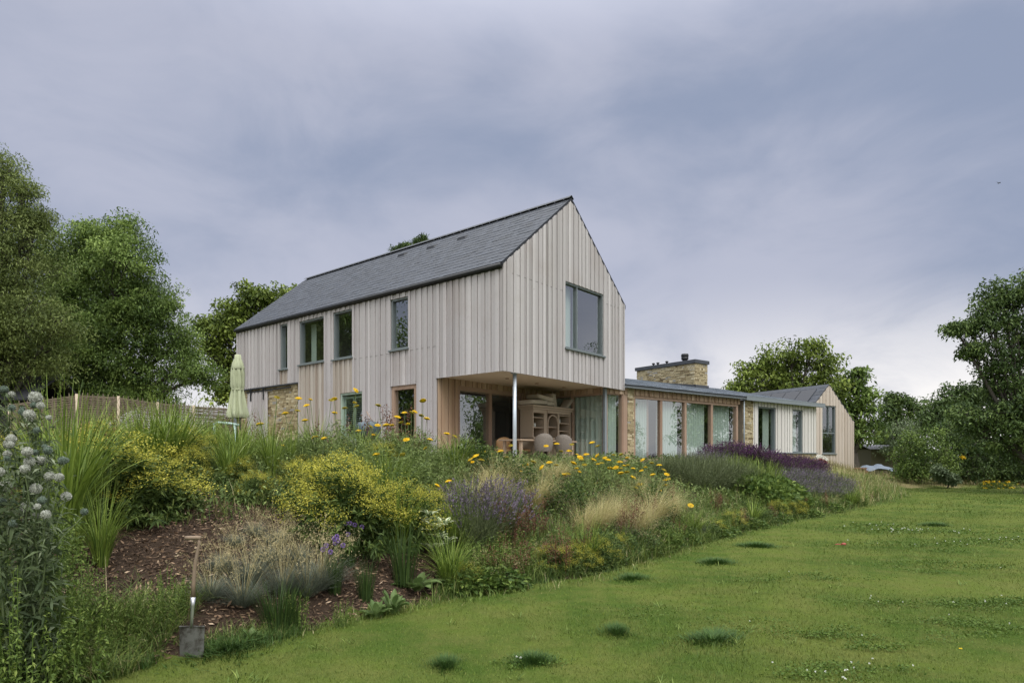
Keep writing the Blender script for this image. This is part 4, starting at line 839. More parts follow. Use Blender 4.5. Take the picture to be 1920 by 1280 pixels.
# front left
P_('froth', 225, 7.5, 806, wid=1.5); P_('froth', 268, 7.4, 855, wid=1.1); P_('froth', 355, 8.9, 830, wid=.9); P_('froth', 640, 8.0, 850, wid=1.1); P_('froth', 190, 9.6, 782, wid=1.1); P_('froth', 335, 9.5, 792); P_('froth', 300, 8.3, 845, wid=.8); P_('froth', 395, 10.2, 810); P_('froth', 452, 9.2, 852); P_('froth', 478, 8.6, 878, wid=.9)
for px, Y, tp in ((410, 8.9, 880), (450, 8.6, 895), (500, 8.7, 900), (545, 8.6, 905), (380, 9.3, 850), (700, 8.6, 905), (735, 9.2, 880)): P_('bush', px, Y, tp, wid=1.2)
P_('froth', 618, 8.3, 838, wid=1.0); P_('froth', 578, 9.1, 850); P_('froth', 665, 7.9, 872, wid=.85); P_('froth', 762, 8.5, 890, wid=.95); P_('froth', 800, 9.0, 905, wid=.8); P_('froth', 30, 8.6, 805); P_('froth', 110, 9.5, 800); P_('froth', 540, 9.6, 860); P_('froth', 612, 11.5, 830)
P_('miscanthus', 296, 9.0, 740, wid=.85); P_('miscanthus', 335, 10.5, 752); P_('miscanthus', 250, 11, 760); P_('miscanthus', 428, 9.2, 795, wid=.8); P_('miscanthus', 475, 10.8, 790, wid=.7); P_('miscanthus', 120, 6.4, 722, wid=.75); P_('miscanthus', 75, 7.6, 765, wid=.8)
P_('miscanthus', 270, 8.8, 758, wid=.9); P_('miscanthus', 322, 9.2, 748, wid=.9); P_('miscanthus', 350, 11.5, 760); P_('miscanthus', 450, 9.8, 790, wid=.9); P_('miscanthus', 590, 12, 775, wid=.8); P_('miscanthus', 210, 11.5, 765); P_('miscanthus', 165, 10.5, 772); P_('miscanthus', 145, 6.9, 750, wid=.7); P_('miscanthus_fresh', 730, 9.6, 830, wid=1.1)
P_('miscanthus', 508, 9.6, 770, wid=.55); P_('miscanthus', 545, 10.4, 790, wid=.5); P_('miscanthus', 385, 12.5, 775, wid=.8); P_('miscanthus_fresh', 705, 9.2, 850, wid=1.0); P_('miscanthus_fresh', 745, 8.3, 888, wid=.95); P_('miscanthus_fresh', 700, 8.6, 900, wid=.8); P_('miscanthus_fresh', 845, 8.9, 930, wid=.8)
P_('miscanthus_fresh', 660, 10.0, 850); P_('miscanthus_fresh', 190, 6.2, 905, wid=.7)
# yarrow mass with golden heads (image columns and rows of the heads)
Y_ = lambda px, Y, top, heads=(), **k: P_('yarrow', px, Y, top, heads, **k)
Y_(505, 12, 800, ((488, 795), (519, 745), (560, 747)), wid=1.3); Y_(560, 10.5, 790, ((535, 775), (558, 770), (572, 788), (530, 835)), wid=1.2); Y_(600, 10.5, 780, ((590, 820), (607, 822), (575, 760), (582, 749), (621, 750)), wid=1.2)
Y_(640, 11, 770, ((627, 748), (646, 765), (627, 774), (665, 755)), wid=1.25); Y_(655, 9.8, 790, ((667, 732), (668, 762), (505, 862), (521, 863)), wid=1.1); Y_(690, 11.5, 795, ((672, 808), (695, 800), (708, 797), (700, 815)), wid=1.2); Y_(700, 9.6, 805, ((706, 852), (755, 852), (762, 824)), wid=1.2)
Y_(735, 12, 790, ((745, 782), (709, 760), (724, 797), (735, 797)), wid=1.3); Y_(770, 11.5, 780, ((758, 774), (771, 773), (778, 772), (765, 795), (752, 792)), wid=1.2); Y_(790, 12.5, 785, ((793, 751), (790, 779), (800, 785)), wid=1.1); Y_(815, 11.0, 820, ((806, 824), (798, 840), (786, 908)), wid=1.2)
Y_(770, 9.8, 820, ((819, 910), (841, 902)), wid=1.2); Y_(850, 10.8, 830, ((838, 813), (853, 818), (882, 862), (886, 866)), wid=1.1); Y_(720, 13.5, 800, wid=1.5); Y_(800, 14, 810, wid=1.5); Y_(570, 13, 795, wid=1.5); Y_(450, 13.5, 800, wid=1.5); Y_(620, 14, 795, wid=1.5); Y_(860, 9.5, 880, ((892, 855), (902, 862)), wid=1.0)
Y_(1060, 15.5, 852, ((1044, 832), (1072, 833), (1067, 845), (1082, 852), (1052, 846)), wid=1.2); Y_(1090, 13, 862, ((1075, 868), (1090, 862), (1099, 852), (1081, 878), (1065, 888), (1057, 890), (1086, 884), (1096, 871), (1088, 857)), wid=1.2)
Y_(1120, 14, 862, ((1110, 830), (1121, 836), (1113, 862), (1121, 870), (1128, 868), (1120, 854), (1102, 899), (1118, 906)), wid=1.2); Y_(1160, 14, 866, ((1140, 862), (1165, 852), (1162, 866), (1170, 873), (1177, 872), (1144, 878), (1176, 858), (1164, 878), (1155, 876)), wid=1.25); Y_(1195, 13.3, 880, ((1164, 887), (1175, 885), (1187, 895), (1203, 882), (1192, 914), (1200, 908), (1187, 878), (1193, 940), (1154, 950)), wid=1.1)
Y_(1245, 14.5, 888, ((1224, 890), (1245, 881), (1250, 889), (1247, 900), (1253, 898), (1248, 910), (1240, 919)), wid=1.1); Y_(1030, 13.5, 868, ((1030, 867), (1043, 872), (1005, 916), (1043, 914)), wid=1.1); Y_(985, 16, 850, ((1024, 836), (958, 835)), wid=1.2); Y_(1140, 17, 860, ((1134, 858), (1150, 853)), wid=1.3); Y_(1290, 14.2, 930, ((1295, 947), (1285, 953)), wid=.9)
# middle
Y_(930, 13, 865, ((905, 848), (921, 852), (938, 846), (915, 861), (950, 858)), wid=1.2); Y_(1000, 12.4, 880, ((985, 872), (1000, 866), (1016, 876), (975, 884)), wid=1.1); Y_(1215, 15.5, 875, ((1205, 862), (1222, 868), (1236, 872), (1210, 876)), wid=1.2)
P_('bush', 888, 12.5, 820, wid=1.2); P_('bush', 962, 11.5, 845, wid=.95); P_('bush', 1063, 11.2, 890, wid=1.0); P_('bush', 1010, 15.5, 845, wid=1.3); P_('bush', 922, 15, 835, wid=1.2); P_('bush', 1225, 12.8, 905, wid=.9)
P_('stipa', 928, 11.6, 842, rz=0); P_('stipa', 905, 10.5, 868, rz=.2, wid=1.1); P_('stipa', 880, 9.8, 885, rz=.1, wid=1.0); P_('stipa', 1008, 11.2, 868, rz=.1, wid=.9); P_('stipa', 1125, 11.0, 912, wid=.8, rz=0); P_('stipa', 1158, 11.6, 915, rz=.2, wid=.75); P_('bush', 1140, 12.3, 905); P_('stipa', 1095, 10.6, 925, wid=.9, rz=-.2); P_('stipa', 1222, 12.3, 902, rz=.1); P_('stipa', 1250, 13.2, 912, rz=0, wid=1.0); P_('stipa', 1185, 13.5, 885, rz=0); P_('stipa', 985, 14.5, 855, wid=1.4, rz=0); P_('stipa', 1040, 13.5, 852, rz=-.1, wid=1.2); P_('stipa', 1195, 11.5, 930, rz=.1, wid=.9)
for px, Y, tp in ((868, 9.6, 905), (905, 9.9, 896), (940, 10.3, 898), (890, 9.1, 925), (930, 9.5, 920)): P_('lavender', px, Y, tp, wid=1.05)
for px, Y, tp, h_ in ((980, 9.5, 925, 1), (1000, 9.9, 935, 1), (955, 9.3, 935, 1), (1180, 11.5, 925, 1), (1172, 11.0, 940, 1), (1340, 15.5, 915, 1), (1355, 16.0, 920, 1), (1425, 18, 925, 1), (1212, 12.3, 925, 1), (1260, 13.5, 905, 1), (505, 12.5, 780, 1), (745, 13.5, 765, 1), (720, 13.8, 760, 1)): P_('dock', px, Y, tp, wid=1.2)
# right bank: green mounds, strap leaves, plum salvia and the lavender drift
for px, Y, tp in ((1290, 18, 852), (1318, 18.5, 853), (1348, 19, 855), (1378, 19.5, 860), (1305, 17.2, 862), (1335, 17.8, 864), (1365, 18.3, 868), (1270, 18.5, 850), (1245, 17.5, 855), (1395, 19.2, 872)): P_('greenlav', px, Y, tp, wid=1.25)
for px, Y, tp in ((1375, 20.5, 855), (1392, 21, 858), (1408, 20.5, 860), (1425, 20.2, 866), (1440, 20.6, 868), (1452, 21, 876), (1382, 19.6, 868), (1418, 19.5, 878)): P_('iris', px, Y, tp, wid=1.0)
for px, Y, tp in ((1355, 22.5, 830), (1368, 23, 830), (1380, 23.2, 832), (1392, 23.3, 836), (1405, 23.5, 836), (1416, 23.6, 838), (1432, 24, 848), (1446, 24.5, 849), (1460, 25, 851), (1474, 25.2, 852), (1488, 25.6, 854), (1500, 26, 856), (1512, 26.3, 858), (1524, 26.6, 861), (1535, 26.8, 866), (1455, 23.8, 860), (1480, 24.3, 864), (1505, 25, 868), (1525, 25.5, 872), (1300, 21, 848), (1325, 21.5, 846), (1340, 22, 843)): P_('salvia' if px > 1345 else 'lavender', px, Y, tp, wid=1.15)
for px, Y, tp in ((1455, 21.6, 882), (1475, 22.0, 883), (1495, 22.6, 885), (1515, 23.0, 886), (1535, 23.5, 887), (1553, 24.0, 887), (1570, 24.5, 891), (1583, 25.0, 897), (1467, 20.9, 893), (1487, 21.3, 895), (1507, 21.8, 898), (1527, 22.2, 899), (1547, 22.8, 900), (1567, 23.3, 902), (1585, 23.8, 905), (1500, 20.8, 908), (1520, 21.2, 910), (1540, 21.7, 911), (1560, 22.2, 912), (1578, 22.8, 913), (1478, 23.2, 876), (1500, 23.6, 877), (1520, 24.2, 878), (1540, 24.8, 880)): P_('lavender', px, Y, tp, wid=1.35)
for px, Y, tp in ((1405, 19, 890), (1425, 19.3, 892), (1448, 19.6, 896), (1415, 18.2, 903), (1440, 18.8, 905), (1465, 19.6, 905), (1390, 18.5, 893), (1475, 19.2, 918)): P_('cover', px, Y, tp, wid=.85)
# bark area
for px, Y, tp in ((478, 7.6, 958), (520, 7.5, 962), (440, 7.2, 980), (505, 7.0, 985), (560, 7.2, 990), (415, 6.6, 1010), (470, 6.6, 1010), (530, 6.6, 1015), (395, 6.15, 1045), (575, 6.7, 1020), (455, 6.2, 1040), (600, 6.9, 1000)): P_('fescue', px, Y, tp, wid=1.15)
P_('rush', 522, 6.05, 1085, wid=1.9); P_('rush', 757, 7.6, 985, wid=1.2); P_('rush', 686, 7.0, 1046, wid=1.2); P_('rush', 830, 8.2, 1000); P_('rush', 655, 7.5, 1000); P_('rush', 627, 6.9, 1030); P_('rush', 545, 6.1, 1110, wid=1.5)
P_('hosta', 780, 7.6, 1040, wid=1.3); P_('hosta', 705, 6.7, 1098, wid=.9); P_('hosta', 735, 6.9, 1052, wid=.6); P_('hosta', 870, 8.1, 1025, wid=.8); P_('hosta', 470, 5.75, 1140, wid=.8); P_('varieg', 808, 8.5, 950, wid=.9)
for px, Y, tp, w_ in ((310, 5.75, 1066, 1.0), (275, 5.5, 1100, 1.1), (335, 5.9, 1090, .6), (110, 4.9, 1045, 1.0), (150, 5.3, 1060, 1.0), (200, 5.2, 1130, .9), (25, 4.7, 1010, 1.1), (265, 7.3, 1000, .5), (850, 8.3, 1010, .9), (905, 8.6, 1000, 1.3), (950, 8.9, 990, 1.4), (640, 6.3, 1120, .7), (560, 6.1, 1100, .6), (1000, 9.2, 1010, 1.3), (1060, 9.8, 1005, 1.3), (1130, 10.5, 990, 1.2), (1210, 11.5, 975, 1.2), (1290, 13, 960, 1.2), (1370, 14.5, 950, 1.2), (1460, 17.5, 930, 1.2), (1540, 20.3, 925, 1.2), (1610, 22.5, 905, 1.3), (1650, 25, 900, 1.3), (70, 5.6, 930, 1.2), (20, 5.4, 920, 1.2), (130, 6.0, 960, 1), (92, 7.4, 690, .35), (15, 4.35, 1040, 1.1), (45, 4.6, 990, 1.1), (130, 4.6, 1120, .9), (60, 4.3, 1150, .9), (225, 5.1, 1170, .9)): P_('weed', px, Y, tp, wid=w_)
for px, Y, tp, w_ in ((880, 8.2, 1045, 1.3), (975, 8.8, 1030, 1.3), (930, 9.2, 985, 1.3), (1040, 9.4, 1020, 1.3), (1080, 9.9, 985, 1.3), (1150, 10.4, 1000, 1.3), (1240, 12.2, 975, 1.3), (1320, 13.6, 955, 1.3), (1010, 10.4, 975, 1.2)): P_('weed', px, Y, tp, wid=w_)
for px, Y, tp, w_ in ((930, 8.7, 1060, 1.2), (1020, 9.3, 1050, 1.3), (1100, 9.9, 1040, 1.3), (1180, 10.8, 1015, 1.3), (1250, 12, 1000, 1.3), (1330, 13.4, 975, 1.2), (1400, 15.3, 960, 1.2), (1500, 18.6, 945, 1.3), (1600, 22.6, 925, 1.2)): P_('bush', px, Y, tp, wid=w_)
mixr = random.Random(5)
for i in range(95):
    px = mixr.uniform(840, 1640); X = None
    for Y in np.arange(7.5, 30, .1):
        if dist_((px-CX)/FPX*Y, Y) > mixr.choice((.0, .15, .5, .9, 1.4)): break
    kd = mixr.choice(('weed', 'weed', 'bush', 'dock', 'bush', 'miscanthus_fresh', 'weed', 'cover', 'fescue', 'rush', 'froth')); hh_ = {'weed': .42, 'bush': .38, 'dock': .55, 'stipa': .5, 'miscanthus_fresh': .6, 'cover': .2, 'fescue': .42, 'rush': .4, 'froth': .45}[kd]*mixr.uniform(.7, 1.25)
    zt_ = float(ground((px-CX)/FPX*Y, Y))+hh_; P_(kd, px, float(Y), HY-(zt_-CZ)*FPX/Y, wid=mixr.uniform(.9, 1.4))
for i in range(26):     # mixed growth among the bushes of the upper bank
    px = mixr.uniform(150, 900); Y = mixr.uniform(10, 14.5); kd = mixr.choice(('weed', 'bush', 'miscanthus', 'dock', 'yarrow', 'froth')); hh_ = {'weed': .7, 'bush': .6, 'miscanthus': 1.0, 'dock': .9, 'yarrow': .8, 'froth': .7}[kd]*mixr.uniform(.85, 1.15)
    zt_ = float(ground((px-CX)/FPX*Y, Y))+hh_; P_(kd, px, Y, HY-(zt_-CZ)*FPX/Y, wid=1.2)
# labels from each plant's kind, row and the landmark behind it
from collections import defaultdict
byl = defaultdict(list)
for r_ in placed:
    o, desc, px, row, lab, heads, s = r_; zone = next(n for x, n in ZX if px < x)
    if o.name.startswith(('blue_fescue', 'grass_tussock', 'broad_leaf')) and px < 900: pass
    base = '%s, %s row, %s' % (desc, row, zone)
    if heads: base = 'grey green yarrow with golden heads, %s row, %s' % (row, zone)
    byl[base].append(r_)
for base, rs in byl.items():
    rs.sort(key=lambda r: r[2])
    for i, r_ in enumerate(rs):
        n = len(rs); pos = [''] if n == 1 else (['left one: ', 'right one: '] if n == 2 else ['leftmost: ']+['%s from left: ' % q for q in ('second', 'third', 'fourth', 'fifth', 'sixth', 'seventh', 'eighth', 'ninth', 'tenth', 'eleventh', 'twelfth', 'thirteenth', 'fourteenth', 'fifteenth')][:n-2]+['rightmost: '])
        r_[0]['label'] = pos[i]+base
# golden yarrow heads on their stalks
for o, desc, px, row, lab, heads, s in placed:
    X, Y, z = o.location; ca, sa = math.cos(o.rotation_euler.z), math.sin(o.rotation_euler.z)
    for i, (hx, hy) in enumerate(heads):
        Yh = Y-.12+.1*(i % 3); wx = (hx-CX)/FPX*Yh; wz = CZ+(HY-hy)*Yh/FPX; dx_, dy_ = wx-X, Yh-Y; sx, sz = o.scale.x, o.scale.z
        lx, ly, lz = (ca*dx_+sa*dy_)/sx, (-sa*dx_+ca*dy_)/sx, (wz-z)/sz
        me = HEADS[2] if hx in (596, 590, 607, 841) or (i % 5 == 0) else HEADS[i % 3]
        c = bpy.data.objects.new('flower_head', me); COL.objects.link(c); c.parent = o; c.location = (lx, ly, lz); c.rotation_euler = (rng.normal(0, .35), rng.normal(0, .35), rng.uniform(0, 6)); f_ = .72 if Y < 12 else .9
        c.scale = (f_/sx, f_/sx, f_/sz)
        st = MB(); rx_ = .25*lx; st.tube([(rx_, ly*.25, lz*.3), (lx*.8, ly*.8, lz*.75), (lx, ly, lz)], .0045/sx, 5); sub(st, 'stalk', M['stem'], o)
# alliums
def ball(r, n, sp, jag=.2):
    v = rdir(n); v /= np.linalg.norm(v, axis=1)[:, None]; return leaves(v*r*.75, v, r*.45, sp, None, 0)
ALL = ME('allium_head', ball(.024, 150, .012), 'allium')
def allium(px, Y, heads, lab):
    X = (px-CX)/FPX*Y; z = float(ground(X, Y)); o = empty('allium', (X, Y, z), label=lab, cat='flower', group='mauve alliums on the bark')
    for pn, me in KINDS['rush'][1][0]: c = bpy.data.objects.new('blades', me); COL.objects.link(c); c.parent = o; c.scale = (1.2, 1.2, .7)
    for hx, hy in heads:
        wx = (hx-CX)/FPX*Y-X; wz = CZ+(HY-hy)*Y/FPX-z; c = bpy.data.objects.new('flower_head', ALL); COL.objects.link(c); c.parent = o; c.location = (wx, rng.uniform(-.05, .05), wz)
        st = MB(); st.tube([(wx*.2, 0, 0), (wx, c.location.y, wz)], .003, 5); sub(st, 'stalk', M['stem'], o)
allium(657, 7.6, ((648, 982), (655, 981), (664, 984), (677, 988), (653, 1001)), 'upper mauve allium clump beside the yellow bush')
allium(625, 6.95, ((605, 1030), (612, 1022), (625, 1010), (633, 1013), (643, 1022), (622, 1033), (627, 1018), (630, 1006)), 'lower mauve allium clump right of the blue fescues')
# globe thistles at the near left
def globe(n, mt):
    v = rdir(n); v /= np.linalg.norm(v, axis=1)[:, None]; g = leaves(v*.72, v+rdir(n)*.12, .27, .11, None, 0); m_ = 12; V = []; Q = []
    for i in range(9):
        for j in range(m_): ph, a = math.pi*i/8, 2*math.pi*j/m_; V.append((.80*math.sin(ph)*math.cos(a), .80*math.sin(ph)*math.sin(a), .80*math.cos(ph)))
    for i in range(8):
        for j in range(m_): Q.append((i*m_+j, i*m_+(j+1) % m_, (i+1)*m_+(j+1) % m_, (i+1)*m_+j))
    return ME('thistle_head', join(g, (np.array(V), np.array(Q), np.full(len(V), .25))), mt)
HD_ = [globe(520, 'head'), globe(420, 'headdark')]
def thistle(px, Y, heads, lab):
    X = (px-CX)/FPX*Y; z = float(ground(X, Y)); o = empty('globe_thistle', (X, Y, z-.01), label=lab, cat='thistle', group='globe thistles at the near left')
    fol = []; hps = [np.array([(hx-CX)/FPX*Y-X, rng.uniform(-.32, .05), CZ+(HY-hy)*Y/FPX-z]) for hx, hy, d in heads]
    cen = np.mean(hps, 0); nodes = []
    for j in range(3):              # main stems that branch below the heads
        q = hps[j*len(hps)//3]; nd = np.array([q[0]*.8+cen[0]*.2, q[1]*.6, min(h_[2] for h_ in hps)-.12-.06*j]); nodes.append(nd); r0 = np.array([rng.uniform(-.08, .08), rng.uniform(-.08, .08), 0])
        st = MB(); st.tube([r0, r0*.6+nd*.4+rng.normal(size=3)*.02, nd], [.008, .007, .005], 6); sub(st, 'stem', M['stem'], o)
        n = 130; s_ = rng.uniform(.05, 1, n)[:, None]; P = r0+(nd-r0)*s_+rng.normal(0, .05, (n, 3)); fol.append(leaves(P, rdir(n, .2), rng.uniform(.05, .16, n), rng.uniform(.012, .03, n), np.clip(rng.normal(.35, .2, n), 0, 1)))
    for (hx, hy, d), hp in zip(heads, hps):
        r = .76*d/2*Y/FPX; c = bpy.data.objects.new('flower_head', HD_[0 if (d > 23 or rng.random() < .4) else 1]); COL.objects.link(c); c.parent = o; c.location = hp; c.scale = (r, r, r*.95); c.rotation_euler = rng.uniform(0, 3, 3)
        nd = min(nodes, key=lambda q: np.linalg.norm((q-hp)*np.array([1, .3, .3]))); mid = (nd+hp)/2+np.array([(nd[0]-hp[0])*.18, 0, -.02])
        st = MB(); st.tube([nd, mid, hp-np.array([0, 0, r*.8])], [.0045, .0035, .003], 5); sub(st, 'stalk', M['stem'], o)
        n = 26; s_ = rng.uniform(0, .9, n)[:, None]; P = nd+(hp-nd)*s_+rng.normal(0, .03, (n, 3)); fol.append(leaves(P, rdir(n, .2), rng.uniform(.03, .09, n), rng.uniform(.008, .018, n)))
    g = join(*fol); mesh_np('foliage', g[0], g[1], M['thistle'], g[2], o); return o
thistle(18, 4.9, ((4, 722, 22), (8, 731, 16), (23, 731, 34), (36, 731, 20), (5, 752, 20), (45, 740, 18), (16, 760, 18), (28, 762, 20), (55, 765, 18)), 'tallest globe thistle at the left edge, heads against the shed')
thistle(58, 4.75, ((57, 741, 34), (66, 757, 18), (80, 758, 20), (67, 772, 18), (53, 765, 14), (107, 780, 28), (123, 783, 14), (124, 807, 16), (75, 785, 14)), 'globe thistle with a large pale head near the woven fence')
thistle(80, 4.55, ((76, 822, 24), (68, 831, 26), (80, 832, 18), (112, 845, 26), (121, 842, 22), (105, 860, 26), (91, 837, 15), (100, 835, 15), (88, 845, 16), (145, 860, 22), (134, 860, 16)), 'globe thistle with paired heads beside the yellow bush')
thistle(30, 4.3, ((13, 866, 34), (27, 848, 20), (41, 844, 18), (60, 862, 28), (34, 856, 14), (55, 880, 24), (5, 888, 22), (23, 887, 22), (13, 890, 16)), 'bushy globe thistle at the left edge with a big pale head')
thistle(85, 4.45, ((100, 875, 24), (116, 889, 24), (133, 891, 24), (30, 907, 30), (98, 911, 28), (36, 935, 22), (4, 922, 26), (74, 945, 30), (130, 927, 26), (124, 931, 22), (121, 941, 16), (87, 961, 18), (77, 971, 20), (140, 955, 24), (151, 957, 20)), 'lowest globe thistle with scattered white heads over the bark')
# dark tufts standing in the lawn
def k_tuft():
    n = 900; q = np.abs(rng.normal(0, .09, n)); a = rng.uniform(0, 6.28, n); b = np.stack([q*np.cos(a), q*np.sin(a)*(1+.3*np.sin(a*3)), np.zeros(n)], -1)
    return [('blades', ME('tuft_blades', blades(b, (.035+.075*np.exp(-(q/.11)**2))*rng.uniform(.5, 1.15, n), .0045, a+rng.normal(0, .8, n), rng.uniform(0, .5, n), rng.uniform(.3, 1.4, n), 3)[:3], 'tuft'))]
TF = [k_tuft() for _ in range(3)]
for i, (px, py, w_, lb) in enumerate(((1156, 1186, 1.0, 'dark grass tuft in the open lawn, left of the biggest tuft'), (1335, 1202, 1.7, 'largest dark grass tuft low in the middle of the lawn'), (1186, 1086, 1.3, 'dark grass tuft in the lawn near the weedy bed edge'), (1343, 1055, 1.5, 'dark grass tuft in the lawn beyond the weedy edge'), (1420, 1024, 1.8, 'dark grass tuft in the lawn before the green bank'), (835, 1248, .9, 'small dark grass tuft at the bottom of the lawn'), (1000, 1240, .9, 'small dark tuft with clover flowers at the lawn bottom'), (1752, 985, 2.0, 'dark grass tuft in the sunny far lawn'), (432, 1212, 2.3, 'shaggy dark grass tuft right beside the spade'), (150, 1252, 1.8, 'shaggy dark grass tuft at the bottom left lawn edge'))):
    if lb is None: continue
    x, y = gp(px, py); o = empty('grass_tuft', (x, y, -.01), rng.uniform(0, 6), label=lb, cat='grass tuft', group='dark grass tufts in the lawn'); o.scale = (w_*1.7, w_*1.2, min(1.3, .9+.1*w_))
    for pn, me in TF[i % 3]: c = bpy.data.objects.new('blades', me); COL.objects.link(c); c.parent = o
gs = []                                # longer grass beside the spade
X, Y = scatter(5.0, 6.0, 4200, -2.9, -1.75, lambda X, Y: (np.abs(dist_(X, Y)+.07) < .13) & ((X > -2.42) | (Y > 5.4) | (X < -2.8))); n = len(X)
gs.append(blades(np.stack([X, Y, ground(X, Y)-.01], -1), rng.uniform(.07, .17, n), .005, rng.uniform(0, 6.28, n), rng.uniform(0, .4, n), rng.uniform(.3, 1.3, n), 3)[:3])
X, Y = scatter(7.6, 8.9, 2500, -.9, .6, lambda X, Y: (np.abs(dist_(X, Y)) < .16)); n = len(X)
gs.append(blades(np.stack([X, Y, ground(X, Y)-.01], -1), rng.uniform(.06, .16, n), .006, rng.uniform(0, 6.28, n), rng.uniform(0, .4, n), rng.uniform(.3, 1.3, n), 3)[:3])
stuff('edge_grass', join(*gs), 'tuft', 'longer dark green grass growing against the spade and bed edge', 'grass')
# ------------------------------------------------------------------ trees
for nm_, st_ in (('ash', [(0, (0.045, 0.082, 0.018)), (0.5, (0.135, 0.205, 0.045)), (1, (0.27, 0.36, 0.09))]), ('olive', [(0, (0.058, 0.084, 0.022)), (0.5, (0.160, 0.205, 0.055)), (1, (0.28, 0.33, 0.11))]), ('deep', [(0, (0.026, 0.050, 0.014)), (0.5, (0.078, 0.125, 0.034)), (1, (0.17, 0.235, 0.065))]), ('fresh', [(0, (0.055, 0.085, 0.015)), (0.5, (0.155, 0.21, 0.036)), (1, (0.30, 0.37, 0.08))]), ('silver', [(0, (0.09, 0.13, 0.06)), (1, (0.25, 0.31, 0.17))])):
    M[nm_] = leafmat(nm_+'_leaves', st_)
def tree(name, px, Y, lobes, mat, label, cat='tree', base=None, leaf=(.24, .10), dens=1.0, clump=.42, trunk=.35, bottom=None, group=None, nb=22, squash=.6, per=38):
    """lobes: (image column, image row, radius in image pixels) of each part of the crown at distance Y"""
    X0 = (px-CX)/FPX*Y; z0 = float(ground(X0, Y)); k = Y/FPX; o = empty(name, (X0, Y, z0-.05), label=label, cat=cat, group=group)
    cs = []; rad = []
    for i, (lx, ly, lr) in enumerate(lobes):
        r = lr*k; cs.append(((lx-CX)*k-X0, rng.uniform(-.45, .45)*r+(0 if i % 2 else .25*r), CZ+(HY-ly)*k-z0)); rad.append(r)
    cs = np.array(cs); rad = np.array(rad); Ps, ts, cl_all = [], [], []
    for c, r in zip(cs, rad):
        n = int(dens*max(6, 24*(r/1.6)**2*1.0)); v = rdir(n); v /= np.linalg.norm(v, axis=1)[:, None]; q = rng.uniform(.12, 1.0, n)**.6; wob = 1+.22*np.sin(v[:, 0]*5+c[0])*np.cos(v[:, 2]*6+c[2])
        cc = c+v*(q*r*wob)[:, None]*np.array([1, 1, .92]); cl_all.append(cc)
        light = np.clip(rng.normal(.44, .26, n), 0, 1)
        kk = np.repeat(np.arange(n), per); m_ = len(kk); sz = clump*rng.uniform(.6, 1.35, n)[kk]
        gz_ = rng.normal(size=(m_, 3)); gz_ *= np.minimum(1, 1.7/np.maximum(np.linalg.norm(gz_, axis=1), 1e-3))[:, None]; P = cc[kk]+gz_*sz[:, None]*np.array([1, 1, squash])
        Ps.append(P); ts.append(np.clip(light[kk]+rng.normal(0, .13, m_), 0, 1))
    P = np.concatenate(Ps); t = np.concatenate(ts); kz = P[:, 2] > .15; P, t = P[kz], t[kz]; n = len(P)
    g = leaves(P, rdir(n, -.1), leaf[0]*rng.uniform(.6, 1.25, n), leaf[1]*rng.uniform(.7, 1.2, n), t, .3); mesh_np('crown', g[0], g[1], M[mat], g[2], o)
    # trunk, limbs and twigs
    mb = MB(); cl_all = np.concatenate(cl_all); ztop_ = cs[:, 2].max(); fork = np.array([0, 0, max(.4, min(cs[:, 2])*.55)])
    if trunk > 0:
        mb.tube([(0, 0, 0), (fork[0]+.1, 0, fork[2]*.5), tuple(fork)], [trunk*1.25, trunk, trunk*.85], 9)
        for c, r in zip(cs, rad):
            mid = (fork+c)/2+rng.normal(size=3)*.12*r+np.array([0, 0, .12*r]); mb.tube([fork, mid, c], [trunk*.55, trunk*.33, trunk*.13], 6)
            near = cl_all[np.linalg.norm(cl_all-c, axis=1) < r*1.15]
            for e in near[rng.permutation(len(near))[:nb]]:
                s_ = c*.6+mid*.4 if rng.random() < .5 else c; mb.tube([s_, (s_+e)/2+rng.normal(size=3)*.1*r, e], [trunk*.13, trunk*.08, .012], 4, cap=False)
        mb.build('trunk', M['bark'], o)
    return o
T_ = tree
T_('ash_tree', 5, 27, ((8, 335, 32), (-15, 300, 30), (-30, 430, 95), (45, 395, 40), (15, 490, 90), (40, 590, 75), (-50, 620, 120), (55, 665, 60), (100, 600, 40), (-20, 700, 70), (-150, 500, 170), (48, 355, 14), (62, 405, 14)), 'olive', 'tall olive green tree at the left edge, highest of the left trees', leaf=(.13, .045), clump=.36, trunk=.24, per=120, dens=3.0)
T_('ash_tree', 172, 35, ((140, 455, 62), (210, 450, 55), (95, 500, 70), (250, 505, 60), (170, 540, 85), (285, 570, 62), (95, 600, 85), (230, 620, 75), (320, 640, 50), (345, 690, 36), (150, 670, 80), (60, 680, 60), (250, 700, 60), (385, 700, 26), (300, 735, 40), (205, 730, 40), (120, 735, 40)), 'ash', 'big spreading green ash tree behind the woven fence', leaf=(.17, .07), clump=.42, trunk=.36, dens=2.0, per=150)
T_('maple_tree', 470, 46, ((432, 580, 26), (470, 560, 32), (505, 560, 28), (545, 560, 26), (420, 620, 34), (470, 620, 50), (415, 670, 30), (540, 620, 50), (430, 700, 32), (420, 735, 26), (385, 610, 12), (395, 650, 20)), 'fresh', 'broad leaved tree behind the left end of the house', leaf=(.26, .16), clump=.42, trunk=.26, dens=2.2, per=60)
T_('conifer_tree', 765, 42, ((742, 470, 7), (755, 462, 6), (765, 459, 7), (780, 452, 8), (793, 447, 7), (770, 485, 28)), 'deep', 'dark conifer tip showing above the roof ridge', leaf=(.25, .05), clump=.16, trunk=.2, per=60, dens=2.5)
